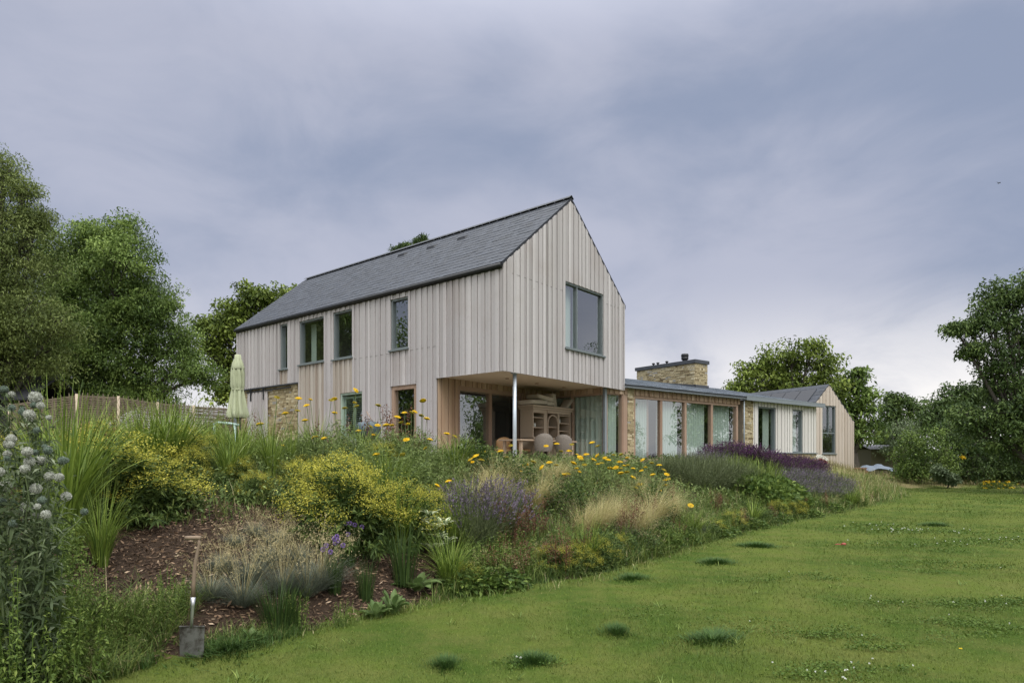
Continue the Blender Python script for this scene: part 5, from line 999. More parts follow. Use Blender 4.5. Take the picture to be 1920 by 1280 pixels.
T_('walnut_tree', 1490, 50, ((1440, 668, 22), (1478, 662, 24), (1520, 660, 26), (1410, 690, 22), (1550, 685, 26), (1455, 705, 34), (1500, 705, 40), (1545, 725, 36), (1395, 712, 18), (1380, 728, 12), (1475, 740, 35), (1420, 735, 25)), 'fresh', 'wide pale green tree behind the low roofs', leaf=(.30, .15), clump=.42, trunk=.3, dens=2.2)
T_('oak_tree', 1600, 50, ((1590, 705, 20), (1610, 720, 24), (1575, 730, 30), (1620, 755, 30), (1595, 770, 36), (1625, 800, 30), (1600, 815, 25), (1612, 697, 8)), 'ash', 'rounded green tree directly behind the far gable', leaf=(.32, .16), clump=.42, trunk=.35, dens=1.6)
T_('hedge_tree', 1690, 60, ((1690, 755, 22), (1668, 772, 20), (1712, 765, 22), (1690, 790, 30), (1660, 800, 22), (1730, 790, 24), (1660, 825, 20), (1690, 822, 25), (1672, 744, 6)), 'deep', 'dark green tree in the dip behind the pale willow', leaf=(.34, .16), clump=.42, trunk=.3, dens=1.8)
T_('willow_bush', 1690, 50, ((1690, 800, 20), (1672, 812, 17), (1708, 806, 16), (1690, 828, 22), (1670, 838, 15)), 'silver', 'rounded silvery green willow bush beyond the meadow', cat='bush', leaf=(.26, .07), clump=.3, trunk=.12, dens=2.2)
T_('hedge_tree', 1770, 50, ((1790, 740, 32), (1765, 765, 30), (1745, 785, 24), (1820, 750, 36), (1850, 745, 34), (1790, 790, 36), (1840, 800, 42), (1890, 770, 40), (1910, 720, 30)), 'deep', 'dense dark tree mass left of the tall right tree', leaf=(.30, .14), clump=.42, trunk=.3, dens=1.8)
T_('hawthorn_bush', 1725, 39, ((1690, 885, 18), (1715, 888, 18), (1745, 888, 20), (1770, 880, 22), (1705, 825, 20), (1725, 835, 26), (1700, 855, 22), (1745, 815, 24), (1735, 865, 28), (1700, 875, 16), (1765, 850, 26)), 'ash', 'green bush at the right corner of the meadow', cat='bush', leaf=(.16, .08), clump=.32, trunk=.05, dens=2.8)
T_('laurel_bush', 1790, 40, ((1785, 892, 18), (1815, 892, 18), (1845, 890, 18), (1860, 865, 24), (1775, 800, 26), (1790, 830, 28), (1815, 850, 28), (1780, 865, 24), (1840, 835, 30), (1830, 872, 22), (1800, 885, 16)), 'deep', 'dark green bush with a yellow flower near the far lawn edge', cat='bush', leaf=(.17, .09), clump=.3, trunk=.12, dens=2.6)
T_('laurel_bush', 1900, 40, ((1875, 895, 16), (1900, 897, 16), (1925, 895, 16), (1870, 860, 24), (1900, 845, 36), (1940, 850, 45), (1880, 882, 16), (1915, 880, 22), (1950, 885, 24)), 'deep', 'dark bush under the tall tree at the right edge', cat='bush', leaf=(.17, .09), clump=.3, trunk=.12, dens=2.6)
T_('sapling_bush', 1775, 37, ((1772, 890, 12), (1760, 880, 9), (1785, 896, 9)), 'silver', 'small pale leafy plant at the foot of the right bushes', cat='bush', leaf=(.16, .12), clump=.16, trunk=.04, dens=5)
T_('plane_tree', 1930, 31, ((1880, 540, 24), (1905, 560, 26), (1860, 565, 20), (1845, 600, 26), (1793, 614, 8), (1822, 610, 13), (1885, 610, 34), (1850, 645, 30), (1820, 655, 13), (1900, 665, 36), (1860, 690, 24), (1945, 540, 40), (1950, 620, 55), (1960, 700, 55), (1880, 720, 24), (1910, 760, 50), (1860, 770, 36), (1960, 780, 60), (1900, 815, 45), (1820, 775, 26), (2010, 600, 80), (2030, 740, 80), (1845, 810, 34)), 'deep', 'tall dark tree leaning in at the right edge', leaf=(.17, .09), clump=.32, trunk=.20, dens=2.3, per=75)
T_('ash_tree', -285, 24, ((-285, 330, 120), (-200, 450, 110), (-370, 450, 120), (-285, 560, 150), (-200, 660, 100), (-390, 660, 110)), 'ash', 'green tree just outside the left edge near the shed', leaf=(.24, .11), clump=.45, dens=1.2)
# trees standing outside the frame that the window glass reflects
T_('ash_tree', 2350, 27, ((2350, 560, 110), (2280, 640, 90), (2430, 640, 100), (2350, 730, 120), (2250, 760, 80), (2450, 760, 90)), 'ash', 'green tree standing right of the lawn beyond the tall dark tree', leaf=(.3, .14), clump=.5, dens=.9)
T_('ash_tree', 3000, 20, ((3000, 600, 160), (2850, 720, 130), (3150, 720, 140), (3000, 780, 150)), 'olive', 'olive tree beside the lawn far to the right of the camera', leaf=(.3, .14), clump=.5, dens=.9)
T_('ash_tree', -700, 20, ((-700, 420, 200), (-560, 560, 140), (-820, 560, 160), (-700, 700, 180), (-500, 700, 110)), 'ash', 'green tree left of the garden outside the shed', leaf=(.28, .12), clump=.5, dens=.9)
# hedge and scrub on the horizon
gs = []
def scrub(n, xr, yr, h, clz):
    X = rng.uniform(*xr, n); Y = rng.uniform(*yr, n); hh = h*(.55+.45*np.sin(X*.23)*np.sin(X*.61+1)+.1*np.sin(X*1.7)); z = ground(X, Y)+rng.uniform(0, 1, n)**.8*hh; P = np.stack([X, Y, z], -1)
    return leaves(P, rdir(n), clz, clz*.5, np.clip(rng.normal(.35, .2, n), 0, 1))
gs.append(scrub(26000, (-75, -2), (60, 66), 2.2, .5)); gs.append(scrub(30000, (20, 130), (66, 74), 6.5, .55)); gs.append(scrub(16000, (30, 70), (40, 46), 3.2, .36))
gs.append(scrub(20000, (-42, -36), (6, 44), 6.0, .4))  # unseen strip off to the left, added to darken the window reflections
stuff('far_hedgerow', join(*gs), 'deep', 'dark far hedgerow closing the view behind the garden', 'hedge')
gs = [scrub(16000, (-34, -12), (31, 33), 2.0, .16), scrub(9000, (-16, -10.5), (30.5, 33), 1.7, .16), scrub(7000, (-14.6, -11.6), (30.6, 32), 3.4, .15)]
stuff('shrub_border', join(*gs), 'dkleaf', 'scrubby growth along the foot of the left trees', 'shrubs')
# ------------------------------------------------------------------ things standing about
def thing(mb_parts, name, loc, label, cat, rz=0, group=None):
    o = empty(name, loc, rz, label=label, cat=cat, group=group)
    for pn, mb_, mt, sm in mb_parts: mb_.build(pn, M[mt], o, smooth=sm)
    return o
def at(px, Y): return ((px-CX)/FPX*Y, Y)
# spade pushed into the lawn edge
M['ash_wood'] = boards('ash_handle', [(0, (0.17, 0.12, 0.08)), (1, (0.28, 0.21, 0.15))], stain_amt=.3)
M['steel'] = plain('worn_steel', (0.55, 0.56, 0.57), 0.32, 0.85, .15); M['blade'] = fin(newmat('dull_spade_steel'), MIX(RANGE(noise(9, 5, .7), .42, .66), (0.17, 0.17, 0.16), (0.05, 0.042, 0.034)), 0.5, 0.5)
x, y = at(359, 5.36); z = float(ground(x, y))
k5 = 5.36/FPX; zt = CZ+(HY-1008)*k5-z; zb = CZ+(HY-1176)*k5-z
sh = MB(); sh.tube([(.006, 0, .50*zt), (.008, 0, .62*zt), (.018, -.002, .78*zt), (.035, 0, .88*zt), (.047, 0, .95*zt), (.05, 0, zt)], [.0175, .016, .0145, .013, .011, .010], 10)
gr = MB(); gr.tube([(-.062, 0, zt), (-.03, 0, zt+.001), (.03, 0, zt+.002), (.062, 0, zt)], [.0165, .0175, .0175, .0165], 10)
so_ = MB(); so_.tube([(-.004, 0, zb+.0), (0, 0, .35*zt), (.004, 0, .43*zt), (.006, 0, .505*zt)], [.012, .0125, .016, .0205], 10)
bl = MB(); W2_ = .10
us = np.linspace(-W2_, W2_, 9); V0 = []
for zz, wf_ in ((zb+.012, 1.0), (zb-.0, 1.0), (zb-.05, 1.0), (zb-.12, .98), (zb-.19, .96), (zb-.25, .92)):
    for u in us: V0.append((u*wf_, -.009*(1-(u/W2_)**2)+.002, zz+(.010*(1-(abs(u)/W2_)) if zz > zb-.01 else 0)))
nV = len(V0); Vb = V0+[(a, b+.004, c) for a, b, c in V0]; Qb = [(i*9+j, i*9+j+1, (i+1)*9+j+1, (i+1)*9+j) for i in range(5) for j in range(8)]; Qb += [tuple(q+nV for q in r[::-1]) for r in Qb]
bl.add(Vb, Qb); bl.box(WF, -W2_, -.018, -.012, .016, zb+.008, zb+.013); bl.box(WF, .018, W2_, -.012, .016, zb+.008, zb+.013)
yh = MB(); yh.tube([(-.05, 0, zt), (-.022, 0, .93*zt), (0.015, 0, .84*zt)], [.010, .010, .013], 8)
thing([('shaft', sh, 'ash_wood', True), ('grip', gr, 'ash_wood', True), ('socket', so_, 'steel', True), ('blade', bl, 'blade', False)], 'garden_spade', (x, y, z), 'garden spade with wooden T handle standing in the lawn edge', 'spade', rz=.05).rotation_euler[1] = .015
# closed parasol
M['canvas'] = plain('pale_green_canvas', (0.36, 0.39, 0.25), 0.9, var=.28, sc=3)
Yp = 17.5; x, y = at(446, Yp); z = 1.42; kp = Yp/FPX; T0 = CZ+(HY-664)*kp-z; B0 = CZ+(HY-783)*kp-z
fold = lambda a, z_: 1+.24*math.sin(7*a+z_*1.9+.6*math.sin(z_*5))+.12*math.sin(12*a+z_*4)
c1 = MB(); H_ = T0-B0; pr = [(.20, 0), (.235, .02), (.20, .12*H_), (.155, .30*H_), (.13, .42*H_), (.125, .45*H_), (.15, .50*H_), (.145, .70*H_), (.11, .86*H_), (.07, .93*H_)]
c1.lathe((0, 0, B0), [(r, q) for r, q in [(np.interp(h_, [p_[1] for p_ in pr], [p_[0] for p_ in pr]), h_) for h_ in np.linspace(0, .93*H_, 26)]], 64, fn=fold)
c2 = MB(); c2.lathe((0, 0, B0), [(.15, .765*H_), (.165, .79*H_), (.11, .86*H_), (.085, .92*H_), (.075, .99*H_), (.0, H_)], 32, fn=lambda a, z_: 1+.1*math.sin(6*a+1))
c3 = MB(); c3.lathe((0, 0, B0), [(.15, .435*H_), (.155, .445*H_), (.15, .455*H_)], 24)
c4 = MB(); c4.tube([(0, 0, 0), (0, 0, B0+.2)], .03, 10); c5 = MB(); c5.lathe((0, 0, 0), [(.3, 0), (.3, .06), (.05, .1), (.05, .3)], 20)
thing([('canopy', c1, 'canvas', True), ('vent_cap', c2, 'canvas', True), ('tie', c3, 'canvas', True), ('pole', c4, 'oak', True), ('base', c5, 'black', True)], 'parasol', (x, y, z), 'closed pale green parasol by the far end of the house', 'parasol')
# kettle barbecue
M['enamel'] = plain('blue_grey_enamel', (0.06, 0.085, 0.10), 0.15, 0.1, .05)
Yb = 17.0; x, y = at(690, Yb); zq = CZ+(HY-808)*Yb/FPX; z = 1.42
a1 = MB(); a1.lathe((0, 0, zq-z), [(.33, 0), (.34, .03), (.32, .14), (.25, .22), (.12, .26), (0, .265)], 28); a2 = MB(); a2.lathe((0, 0, zq-z), [(.0, -.3), (.16, -.28), (.28, -.18), (.335, -.02), (.335, 0)], 28)
a3 = MB(); a3.tube([(-.07, 0, zq-z+.26), (-.07, 0, zq-z+.31), (.05, 0, zq-z+.31), (.05, 0, zq-z+.26)], .01, 6)
ps = [('lid', a1, 'enamel', True), ('bowl', a2, 'enamel', True), ('handle', a3, 'black', True)]
for k in range(3):
    a = k*2.1; lg = MB(); lg.tube([(.2*math.cos(a), .2*math.sin(a), zq-z-.22), (.34*math.cos(a), .34*math.sin(a), 0)], .012, 6); ps.append(('leg', lg, 'steel', True))
ps.append(('tool', (lambda t: (t.tube([(.10, .1, zq-z+.25), (-.06, .1, zq-z+.52)], .012, 6), t)[1])(MB()), 'oak', True))
thing(ps, 'kettle_barbecue', (x, y, z), 'round kettle barbecue with blue grey lid outside the shuttered window', 'barbecue')
# woven fence with posts and a dark shed
M['wicker'] = plain('woven_hazel', (0.17, 0.135, 0.10), 0.95, var=.4, sc=8); M['post'] = plain('pale_stake', (0.42, 0.34, 0.25), 0.9, var=.15)
YF = (24.0, 27.5)
fx = [(20, 24.0, 755), (145, 24.2, 737), (222, 24.5, 741), (294, 25.2, 752), (362, 26.2, 758), (438, 27.6, 763)]
for i, (p0, p1) in enumerate(zip(fx[:-1], fx[1:])):
    A, B = np.array(at(p0[0], p0[1])), np.array(at(p1[0], p1[1])); d = B-A; ln = np.linalg.norm(d); U_ = d/ln; z = float(ground(*A)); ht = CZ+(HY-p0[2])*p0[1]/FPX-z; ht1 = CZ+(HY-p1[2])*p1[1]/FPX-z
    f = Fr((0, 0), U_, (U_[1], -U_[0])); wv = MB(); nr = 62
    for r in range(nr):
        pts = []; m_ = 14; jz = rng.uniform(-.008, .008)
        for j in range(m_+1):
            u = ln*j/m_; q = f.p(u, .028*math.sin(j*math.pi+r*math.pi+.3) if j % 2 else -.028*(1 if r % 2 else -1), 0); pts.append((q[0], q[1], .06+(ht+(ht1-ht)*j/m_-.1)*r/nr+jz+rng.uniform(-.006, .006)))
        wv.tube(pts, .0215, 4, t=rng.random())
    st = MB()
    for j in range(1, 8): q = f.p(ln*j/8, 0, 0); st.tube([(q[0], q[1], 0), (q[0], q[1], ht+(ht1-ht)*j/8+rng.uniform(.0, .05))], .014, 5)
    po = MB(); q = f.p(0, .06, 0); po.tube([(q[0], q[1], 0), (q[0], q[1], ht-.03)], .05, 8)
    thing([('weave', wv, 'wicker', False), ('stakes', st, 'wicker', False), ('post', po, 'post', True)], 'wattle_fence', (A[0], A[1], z), ('woven hazel fence panel at the far left beside the shed', 'woven hazel fence panel with the palest left post', 'woven hazel fence panel below the big ash trunk', 'woven hazel fence panel with sky showing above', 'woven hazel fence panel nearest the closed parasol')[i], 'fence', group='woven hazel fence panels')
M['shedroof'] = plain('black_felt_roof', (0.030, 0.031, 0.036), 0.7, var=.25); M['shedwall'] = plain('black_boards', (0.02, 0.02, 0.022), 0.8)
x, y = at(-60, 24.5+4); s1, s2, s3 = MB(), MB(), MB(); zt_ = CZ+(HY-708)*28.5/FPX-1.4; z2 = CZ+(HY-752)*27/FPX-1.4
s1.prism(Fr((0, 0), (0, 1), (-1, 0)), -2.0, .0, -4.0, 3.2, z2, zt_, z2+.08, zt_+.08); s1.prism(Fr((0, 0), (0, 1), (-1, 0)), .0, 2.0, -4.0, 3.2, zt_, z2, zt_+.08, z2+.08)
s2.box(WF, -3.0, 3.8, -1.8, 1.8, 0, z2); s3.box(WF, 3.1, 3.84, -1.83, -1.79, .1, 1.8)
thing([('roof', s1, 'shedroof', False), ('wall', s2, 'shedwall', False), ('door', s3, 'lead', False)], 'garden_shed', (x, y, 1.4), 'low black garden shed behind the thistles', 'shed')
Ys = 52; x, y = at(1645, Ys); gz = float(ground(x, y)); zt_ = CZ+(HY-835)*Ys/FPX-gz; z2 = CZ+(HY-842.5)*(Ys-1.2)/FPX-gz
s1, s2 = MB(), MB(); s1.prism(Fr((0, 0), (0, 1), (-1, 0)), -1.3, .0, -1.2, 1.3, z2, zt_, z2+.05, zt_+.05); s1.prism(Fr((0, 0), (0, 1), (-1, 0)), 0, 1.3, -1.2, 1.3, zt_, z2, zt_+.05, z2+.05); s2.box(WF, -1.1, 1.0, -1.1, 1.1, 0, z2)
M['hutwall'] = plain('hut_boards', (0.09, 0.085, 0.05), 0.9)
M['shedroof2'] = plain('grey_felt_roof', (0.13, 0.13, 0.15), 0.8)
thing([('roof', s1, 'shedroof2', False), ('wall', s2, 'hutwall', False)], 'hen_house', (x, y, gz), 'small grey roofed hut beyond the far gable', 'hut')
# clutter by the far gable
M['tarp'] = plain('blue_grey_tarpaulin', (0.13, 0.16, 0.20), 0.6, var=.2, sc=3); M['bluepot'] = plain('dark_pot', (0.05, 0.055, 0.07), .5); M['rustywood'] = plain('rusty_timber', (0.20, 0.10, 0.06), .9, var=.3)
x, y = at(1641, 45); gz = float(ground(x, y)); Vt = []; nU, nV_ = 16, 10
for i in range(nV_):
    for j in range(nU):
        u, v = j/(nU-1)*2-1, i/(nV_-1)*2-1; e = max(0, 1-(u*u+v*v)*.8); Vt.append((u*1.1, v*.8, .38*e**.5*(1+.35*math.sin(u*7+v*3)*math.cos(v*5))-.05))
o = mesh_np('tarpaulin', np.array(Vt), np.array([(i*nU+j, i*nU+j+1, (i+1)*nU+j+1, (i+1)*nU+j) for i in range(nV_-1) for j in range(nU-1)]), M['tarp'], np.full(len(Vt), .5), smooth=True, loc=(x, y, gz+.35)); tag(o, 'crumpled blue grey tarpaulin heaped in the grass beyond the far gable', 'tarpaulin')
x, y = at(1608, 43.5); gz = float(ground(x, y)); q = MB()
for i in range(5): q.box(WF, -.6, .55+.05*(i % 2), -.3+i*.13, -.19+i*.13, .02+.09*(i % 3), .12+.09*(i % 3)); q.box(WF, -.55, .5, -.25+i*.1, -.17+i*.1, .3, .38)
o = q.build('timber_stack', M['rustywood']); o.location = (x, y, gz+.0); tag(o, 'low stack of rusty brown timber beside the far gable corner', 'timber')
# planted pot by the plinth
x, y = at(1538, 30.0); gz = float(ground(x, y)); p1, p2 = MB(), MB(); p1.lathe((0, 0, 0), [(.13, 0), (.17, .2), (.185, .22), (.185, .26), (.165, .26), (.15, .2)], 18)
o = thing([('pot', p1, 'rustywood', True)], 'flower_pot', (x, y, gz+.05), 'pot of red and white flowers at the stone plinth corner', 'flower pot')
M['red'] = leafmat('red_petals', [(0, (.35, .02, .03)), (1, (.6, .06, .08))], transl=.1)
P, v = dome_pts(260, .27, .22, .7); P[:, 2] += .22; g = leaves(P[:130]-np.array([0, 0, .04]), v[:130], .07, .06); mesh_np('red_flowers', g[0], g[1], M['red'], g[2], o); g = leaves(P[130:]+np.array([0, 0, .12]), v[130:], .08, .07); mesh_np('white_flowers', g[0], g[1], M['white'], g[2], o); g = leaves(P-np.array([0, 0, .08]), v, .08, .04); mesh_np('foliage', g[0], g[1], M['dkleaf'], g[2], o)
# timber nest box on the side of the far wing
q = MB(); pw = FW.p(uR+.16, -.4, 0); q.box(FW, uR+.02, uR+.30, -.5, -.28, FW.z(1600, 818), FW.z(1600, 811)); o = q.build('nest_box', M['larch_tan']); tag(o, 'small timber box fixed to the right side of the far gable', 'box')
# dresser, cushions, table and chairs in the recess
M['dresser'] = boards('dresser_pine', [(0, (0.34, 0.26, 0.19)), (1, (0.50, 0.41, 0.31))], stain_amt=.3, rough=.7); M['dresserin'] = plain('dresser_back', (0.15, 0.10, 0.07), .8)
M['cushion'] = plain('beige_cushion', (0.47, 0.42, 0.35), .95, var=.06); M['rattan'] = plain('grey_rattan', (0.19, 0.165, 0.14), .9, var=.5, sc=45); M['tan'] = plain('tan_leather', (0.48, 0.28, 0.13), .5, var=.12); M['tabletop'] = boards('table_top', [(0, (0.34, 0.24, 0.16)), (1, (0.46, 0.35, 0.25))])
bD = bR-1.05; FD = Fr(CM+bD*L_, R_, -L_)       # front plane of the dresser
u0, u1 = FD.at(999), FD.at(1070); dz = lambda px, py: FD.z(px, py)
ztp = dz(1004, 760); zc = dz(1004, 768)
dep = .55
q = MB(); q.box(FD, u0, u0+.05, -dep, 0, ZF, ztp-.06); q.box(FD, u1-.05, u1, -dep, 0, ZF, ztp-.06)
ua, ub, uc, ud = FD.at(1020), FD.at(1026), FD.at(1046), FD.at(1048)
q.box(FD, ua, ub, -dep, 0, ZF+.85, ztp-.06); q.box(FD, uc, ud+.03, -dep, 0, ZF+.85, ztp-.06); q.box(FD, u0, u1, -dep, .06, ZF+.80, ZF+.86); q.box(FD, u0+.05, u1-.05, -dep, 0, ZF, ZF+.08)
carc = q
q = MB(); q.box(FD, u0-.10, u1+.05, -dep-.02, .10, ztp-.05, ztp+.02); q.box(FD, u0-.06, u1+.03, -dep, .06, ztp-.12, ztp-.055); q.box(FD, u0-.02, ua+.02, -.1, .04, ztp-.24, ztp-.125); q.box(FD, ub-.02, u1-.1, -.1, .03, ztp-.22, ztp-.125); cor = q
q = MB()
for za in (ZF+1.18, ZF+1.52): q.box(FD, u0+.05, ua, -dep+.03, -.04, za, za+.03)
q.box(FD, ub, uc, -dep+.03, -.06, ZF+1.22, ZF+1.25)
for za in (ZF+1.1, ZF+1.38, ZF+1.66): q.box(FD, ud+.03, u1-.05, -dep+.03, -.04, za, za+.03)
shl = q; q = MB(); q.box(FD, u0+.05, u1-.05, -dep, -dep+.02, ZF+.08, ztp-.06); bk = q
q = MB(); n = 18; um_, ra = (ub+uc)/2, (uc-ub)/2       # arched centre frame
zar = ztp-.26-ra
for k in range(n):
    a0, a1 = math.pi*k/n, math.pi*(k+1)/n; r0, r1 = ra-.04, ra+.0
    pts = [(um_-r*math.cos(a), zar+r*math.sin(a)) for r, a in ((r0, a0), (r1, a0), (r1, a1), (r0, a1))]
    q.add([FD.p(u, d_, z_) for d_ in (.03, -.02) for u, z_ in pts], [(0, 1, 2, 3), (4, 5, 6, 7), (0, 3, 7, 4), (1, 2, 6, 5)])
q.box(FD, ub-.01, ub+.035, -.02, .03, ZF+.86, zar); q.box(FD, uc-.035, uc+.01, -.02, .03, ZF+.86, zar); arch = q
doors = []
for a, b in ((u0+.06, ua-.01), (ub+.0, uc-.0), (ud+.03, u1-.06)):
    q = MB(); q.box(FD, a, b, -.02, .015, ZF+.1, ZF+.78); q.box(FD, a+.06, b-.06, .015, .022, ZF+.18, ZF+.70); doors.append(('door', q, 'dresser', False))
od = FD.p(u0, 0, 0); o = empty('dresser', (od[0], od[1], ZF), label='tall pine dresser with open shelves and an arched centre', cat='dresser')
for pn, mb_, mt, sm in [('carcass', carc, 'dresser', 0), ('cornice', cor, 'dresser', 0), ('shelves', shl, 'dresser', 0), ('back_panel', bk, 'dresserin', 0), ('arch', arch, 'dresser', 0)]+doors:
    c = mb_.build(pn, M[mt], o); c.location = (-od[0], -od[1], -ZF)
def cushion(fr, u, d, z, su, sd, sz, lab, tilt=(0, 0, 0)):
    bm = bmesh.new(); bmesh.ops.create_cube(bm, size=1); bmesh.ops.subdivide_edges(bm, edges=bm.edges, cuts=4, use_grid_fill=True)
    for v_ in bm.verts:
        c = v_.co; e = max(abs(c.x), abs(c.y))*2; c.z *= 1-.35*max(0, e-.6)/.4; c.x *= su; c.y *= sd; c.z *= sz
    me = bpy.data.meshes.new('cushion'); bm.to_mesh(me); bm.free(); me.materials.append(M['cushion'])
    for p in me.polygons: p.use_smooth = True
    o = bpy.data.objects.new('cushion', me); COL.objects.link(o); o.location = fr.p(u, d, z); o.rotation_euler = (tilt[0], tilt[1], math.atan2(fr.U[1], fr.U[0])+tilt[2]); tag(o, lab, 'cushion', 'beige cushions piled on the dresser'); return o
zz = ztp+.02
cushion(FD, u0+.28, -.22, zz+.11, .95, .6, .17, 'beige mattress cushion at the bottom left of the pile on the dresser', (0, -.05, .05)); cushion(FD, u0+.75, -.25, zz+.28, .8, .6, .18, 'beige cushion crossing the top of the pile on the dresser', (0, .12, -.1)); cushion(FD, u0+.95, -.2, zz+.10, .45, .5, .16, 'small beige cushion in the middle of the pile on the dresser')
cushion(FD, u0+1.22, -.2, zz+.22, .5, .42, .12, 'beige cushion standing on edge right of the pile', (0, 1.35, 0)); cushion(FD, u0+1.37, -.25, zz+.22, .5, .42, .10, 'beige cushion on edge at the right end of the dresser', (0, 1.3, .1)); cushion(FD, u1-.02, -.2, zz+.17, .52, .4, .11, 'beige cushion slumped off the right end of the dresser', (0, -.75, 0))
for px, sf_ in ((1003, 1), (1011, 1), (1057, 2)):
    u = FD.at(px); q = MB(); zs_ = ZF+1.21 if sf_ == 1 else ZF+1.41; c = FD.p(u, -.2, zs_); q.lathe(c, [(0.0, 0), (.035, 0), (.045, .05), (.03, .12), (.035, .14)], 12); o = q.build('jar', M['white'], smooth=True); tag(o, {1003: 'white jar at the left of the dresser shelf', 1011: 'white jar beside the first on the dresser shelf', 1057: 'white cup on the narrow right dresser shelf'}[px], 'jar', 'jars on the dresser shelves')
# table
bT = 1.3; FT = Fr(CM+bT*L_, R_, -L_); ut0, ut1 = FT.at(955), FT.at(1062); zT = ZF+.74
q = MB(); q.box(FT, ut0, ut1, -.45, .45, zT-.045, zT); lgs = []
for u in (ut0+.12, ut1-.2):
    for d_ in (-.37, .30): g = MB(); g.box(FT, u, u+.08, d_, d_+.08, ZF, zT-.046); lgs.append(('leg', g))
ot = FT.p(ut0, 0, 0); o = empty('dining_table', (ot[0], ot[1], ZF), label='long wooden dining table under the overhang', cat='table')
for pn, mb_ in [('tabletop', q)]+lgs: c = mb_.build(pn, M['tabletop'], o); c.location = (-ot[0], -ot[1], -ZF)
def chair(px, b, face, mat, lab, grp, h=.86, w_=.56, back=2.3):
    f = Fr(CM+b*L_, R_, -L_); u = f.at(px); c = f.p(u, 0, ZF); o = empty('armchair', c, math.atan2(R_[1], R_[0])+face, label=lab, cat='chair', group=grp)
    V = []; nA = 22; rows = ((.42, .8), (.50, .95), (.62, 1.0), (.75, 1.0), (1., .98))
    for i, (zf, rf) in enumerate(rows):
        for j in range(nA):
            a = -back/2+back*j/(nA-1); top = .44+(h-.44)*(math.cos(a*1.25)*.5+.5)**.7*1.0; zz_ = .36+(top-.36)*(i/4); V.append((w_/2*rf*math.sin(a), -w_/2*rf*math.cos(a)+.02-.05*i/4, zz_))
    n0 = len(V); V += [(x_*.9, y_*.9, z_) for x_, y_, z_ in V]; Q_ = [(i*nA+j, i*nA+j+1, (i+1)*nA+j+1, (i+1)*nA+j) for i in range(4) for j in range(nA-1)]; Q_ += [tuple(k+n0 for k in r[::-1]) for r in Q_]; Q_ += [(4*nA+j, 4*nA+j+1, n0+4*nA+j+1, n0+4*nA+j) for j in range(nA-1)]
    s = MB(); s.add(V, Q_); s.build('shell', M[mat], o, smooth=True); s = MB(); s.lathe((0, .02, .36), [(0, 0), (.25, 0), (.27, .03), (.27, .07), (.24, .1), (0, .11)], 24); s.build('seat', M[mat], o, smooth=True)
    for sx in (-1, 1):
        for sy in (-1, 1): s = MB(); s.tube([(sx*.16, sy*.16, .37), (sx*.24, sy*.22, 0)], .014, 7); s.build('leg', M['ash_wood'], o, smooth=True)
    return o
chair(1018, .72, -.78, 'rattan', 'grey woven armchair with rounded back, left of the near pair', 'grey woven armchairs at the table', h=.93, w_=.66); chair(1056, .78, -.98, 'rattan', 'grey woven armchair with rounded back before the dresser end', 'grey woven armchairs at the table', h=.93, w_=.66)
chair(943, 1.9, math.pi-1.0, 'tan', 'tan leather armchair left of the steel post', 'tan leather armchairs at the table', h=.84); chair(984, 2.0, math.pi-.8, 'tan', 'tan leather armchair behind the table right of the post', 'tan leather armchairs at the table', h=.84)
# bird in the sky
q = MB(); q.add([(-.22, .02, .10), (-.1, -.06, .02), (0, 0, 0), (-.1, .05, .03), (.10, -.06, .05), (.17, .02, -.02), (.08, .06, .03)], [(0, 1, 2, 3), (2, 4, 5, 6)]); q.tube([(0, .16, 0), (0, .05, -.02), (0, -.08, -.01), (0, -.15, .01)], [.01, .04, .035, .005], 8)
o = q.build('bird', M['black']); x, y = at(1873, 60); o.location = (x, y, CZ+(HY-343)*60/FPX); tag(o, 'small dark bird flying in the cloudy sky at the right', 'bird')
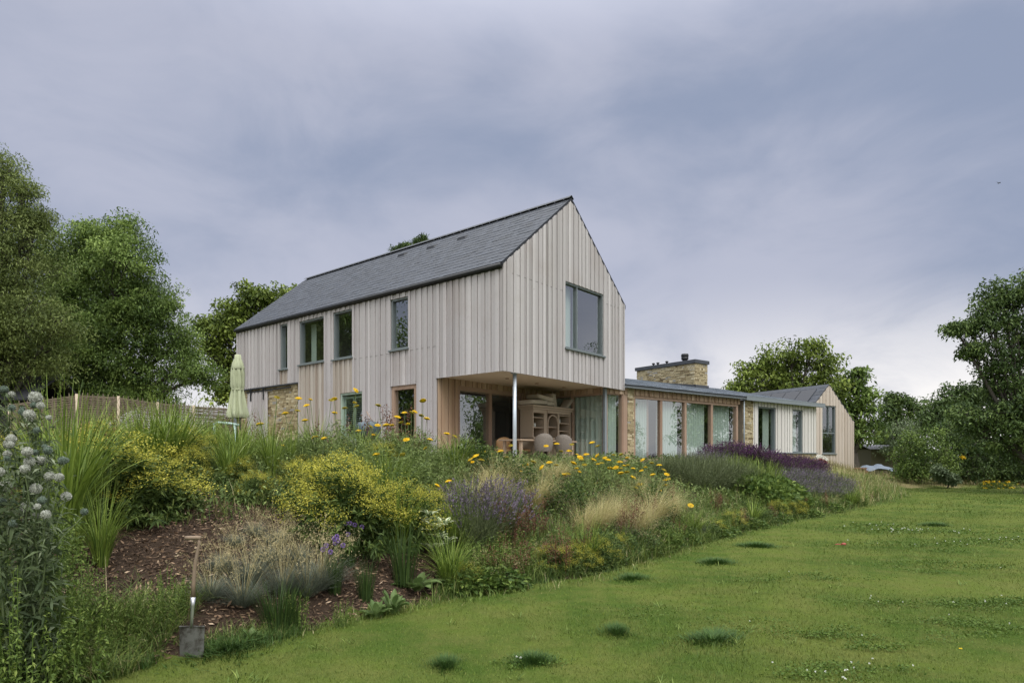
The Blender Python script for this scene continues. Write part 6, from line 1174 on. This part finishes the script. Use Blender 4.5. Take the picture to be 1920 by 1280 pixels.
# small garden things
q = MB(); x, y = gp(1576, 1023); q.tube([(-.10, 0, .02), (-.04, .02, .03), (.02, 0, .02)], .012, 6); q.lathe((.06, 0, 0), [(0, .0), (.035, .01), (.045, .035), (.03, .06), (0, .065)], 12)
M['redplastic'] = plain('red_toy', (.30, .06, .04), .6); o = q.build('dog_toy', M['redplastic'], smooth=True); o.location = (x, y, .01); o.scale = (1.0, 1.0, .8); tag(o, 'small red toy lying in the far lawn', 'toy')
x, y = gp(1801, 1227); n = 34; a = rng.uniform(0, 6.28, n); D = np.stack([np.cos(a), np.sin(a), rng.uniform(.1, .6, n)], -1); g = leaves(np.zeros((n, 3))+[0, 0, .05], D, .016, .006, None, 0); o = mesh_np('hawkweed', g[0], g[1], M['gold'], g[2], loc=(x, y, 0)); tag(o, 'single orange yellow flower in the near right lawn', 'flower')
q = MB(); q.tube([(*at(400, 16.5), CZ+(HY-797)*16.5/FPX), (*at(408, 16.5), CZ+(HY-792)*16.5/FPX), (*at(432, 16.5), CZ+(HY-794)*16.5/FPX), (*at(448, 16.5), CZ+(HY-797)*16.5/FPX)], .035, 8); q.tube([(*at(402, 16.5), CZ+(HY-797)*16.5/FPX), (*at(402, 16.5), 1.3)], .03, 8); q.tube([(*at(440, 16.5), CZ+(HY-796)*16.5/FPX), (*at(440, 16.5), 1.3)], .03, 8)
M['teal'] = plain('pale_green_rail', (.28, .38, .34), .5); o = q.build('garden_rail', M['teal'], smooth=True); tag(o, 'pale green tubular rail left of the closed parasol', 'rail')
# yellow flowers of the far bed and a climbing bloom in the bushes
def flowerbed(px, Y, lab, n=9):
    x, y = at(px, Y); z = float(ground(x, y)); o = empty('marigold', (x, y, z), label=lab, cat='flower', group='yellow flowers in the far bed'); P, v = dome_pts(220, .35, .35, .5); g = leaves(P, v+rdir(220)*.6, .12, .05); mesh_np('foliage', g[0], g[1], M['ltleaf'], g[2], o)
    P, v = dome_pts(n, .38, .42, .9); k = np.repeat(np.arange(n), 14); g = leaves(P[k]+rng.normal(0, .02, (len(k), 3)), rdir(len(k), .5), .06, .05); mesh_np('flowers', g[0], g[1], M['gold'], g[2], o)['kind'] = 'stuff'
for px, lb in ((1846, 'yellow flowered plant at the left of the far bed'), (1858, 'yellow flowered plant second in the far bed'), (1870, 'yellow flowered plant in the middle of the far bed'), (1885, 'yellow flowered plant fourth in the far bed'), (1898, 'yellow flowered plant at the right of the far bed')): flowerbed(px, 36.6+.1*(px % 3), lb)
x, y = at(1806, 38.6); n = 60; g = leaves(rng.normal(0, .06, (n, 3)), rdir(n), .08, .07); o = mesh_np('yellow_rose', g[0], g[1], M['gold'], g[2], loc=(x, y, CZ+(HY-857)*38.6/FPX)); tag(o, 'yellow bloom on the front of the dark right bush', 'flower')
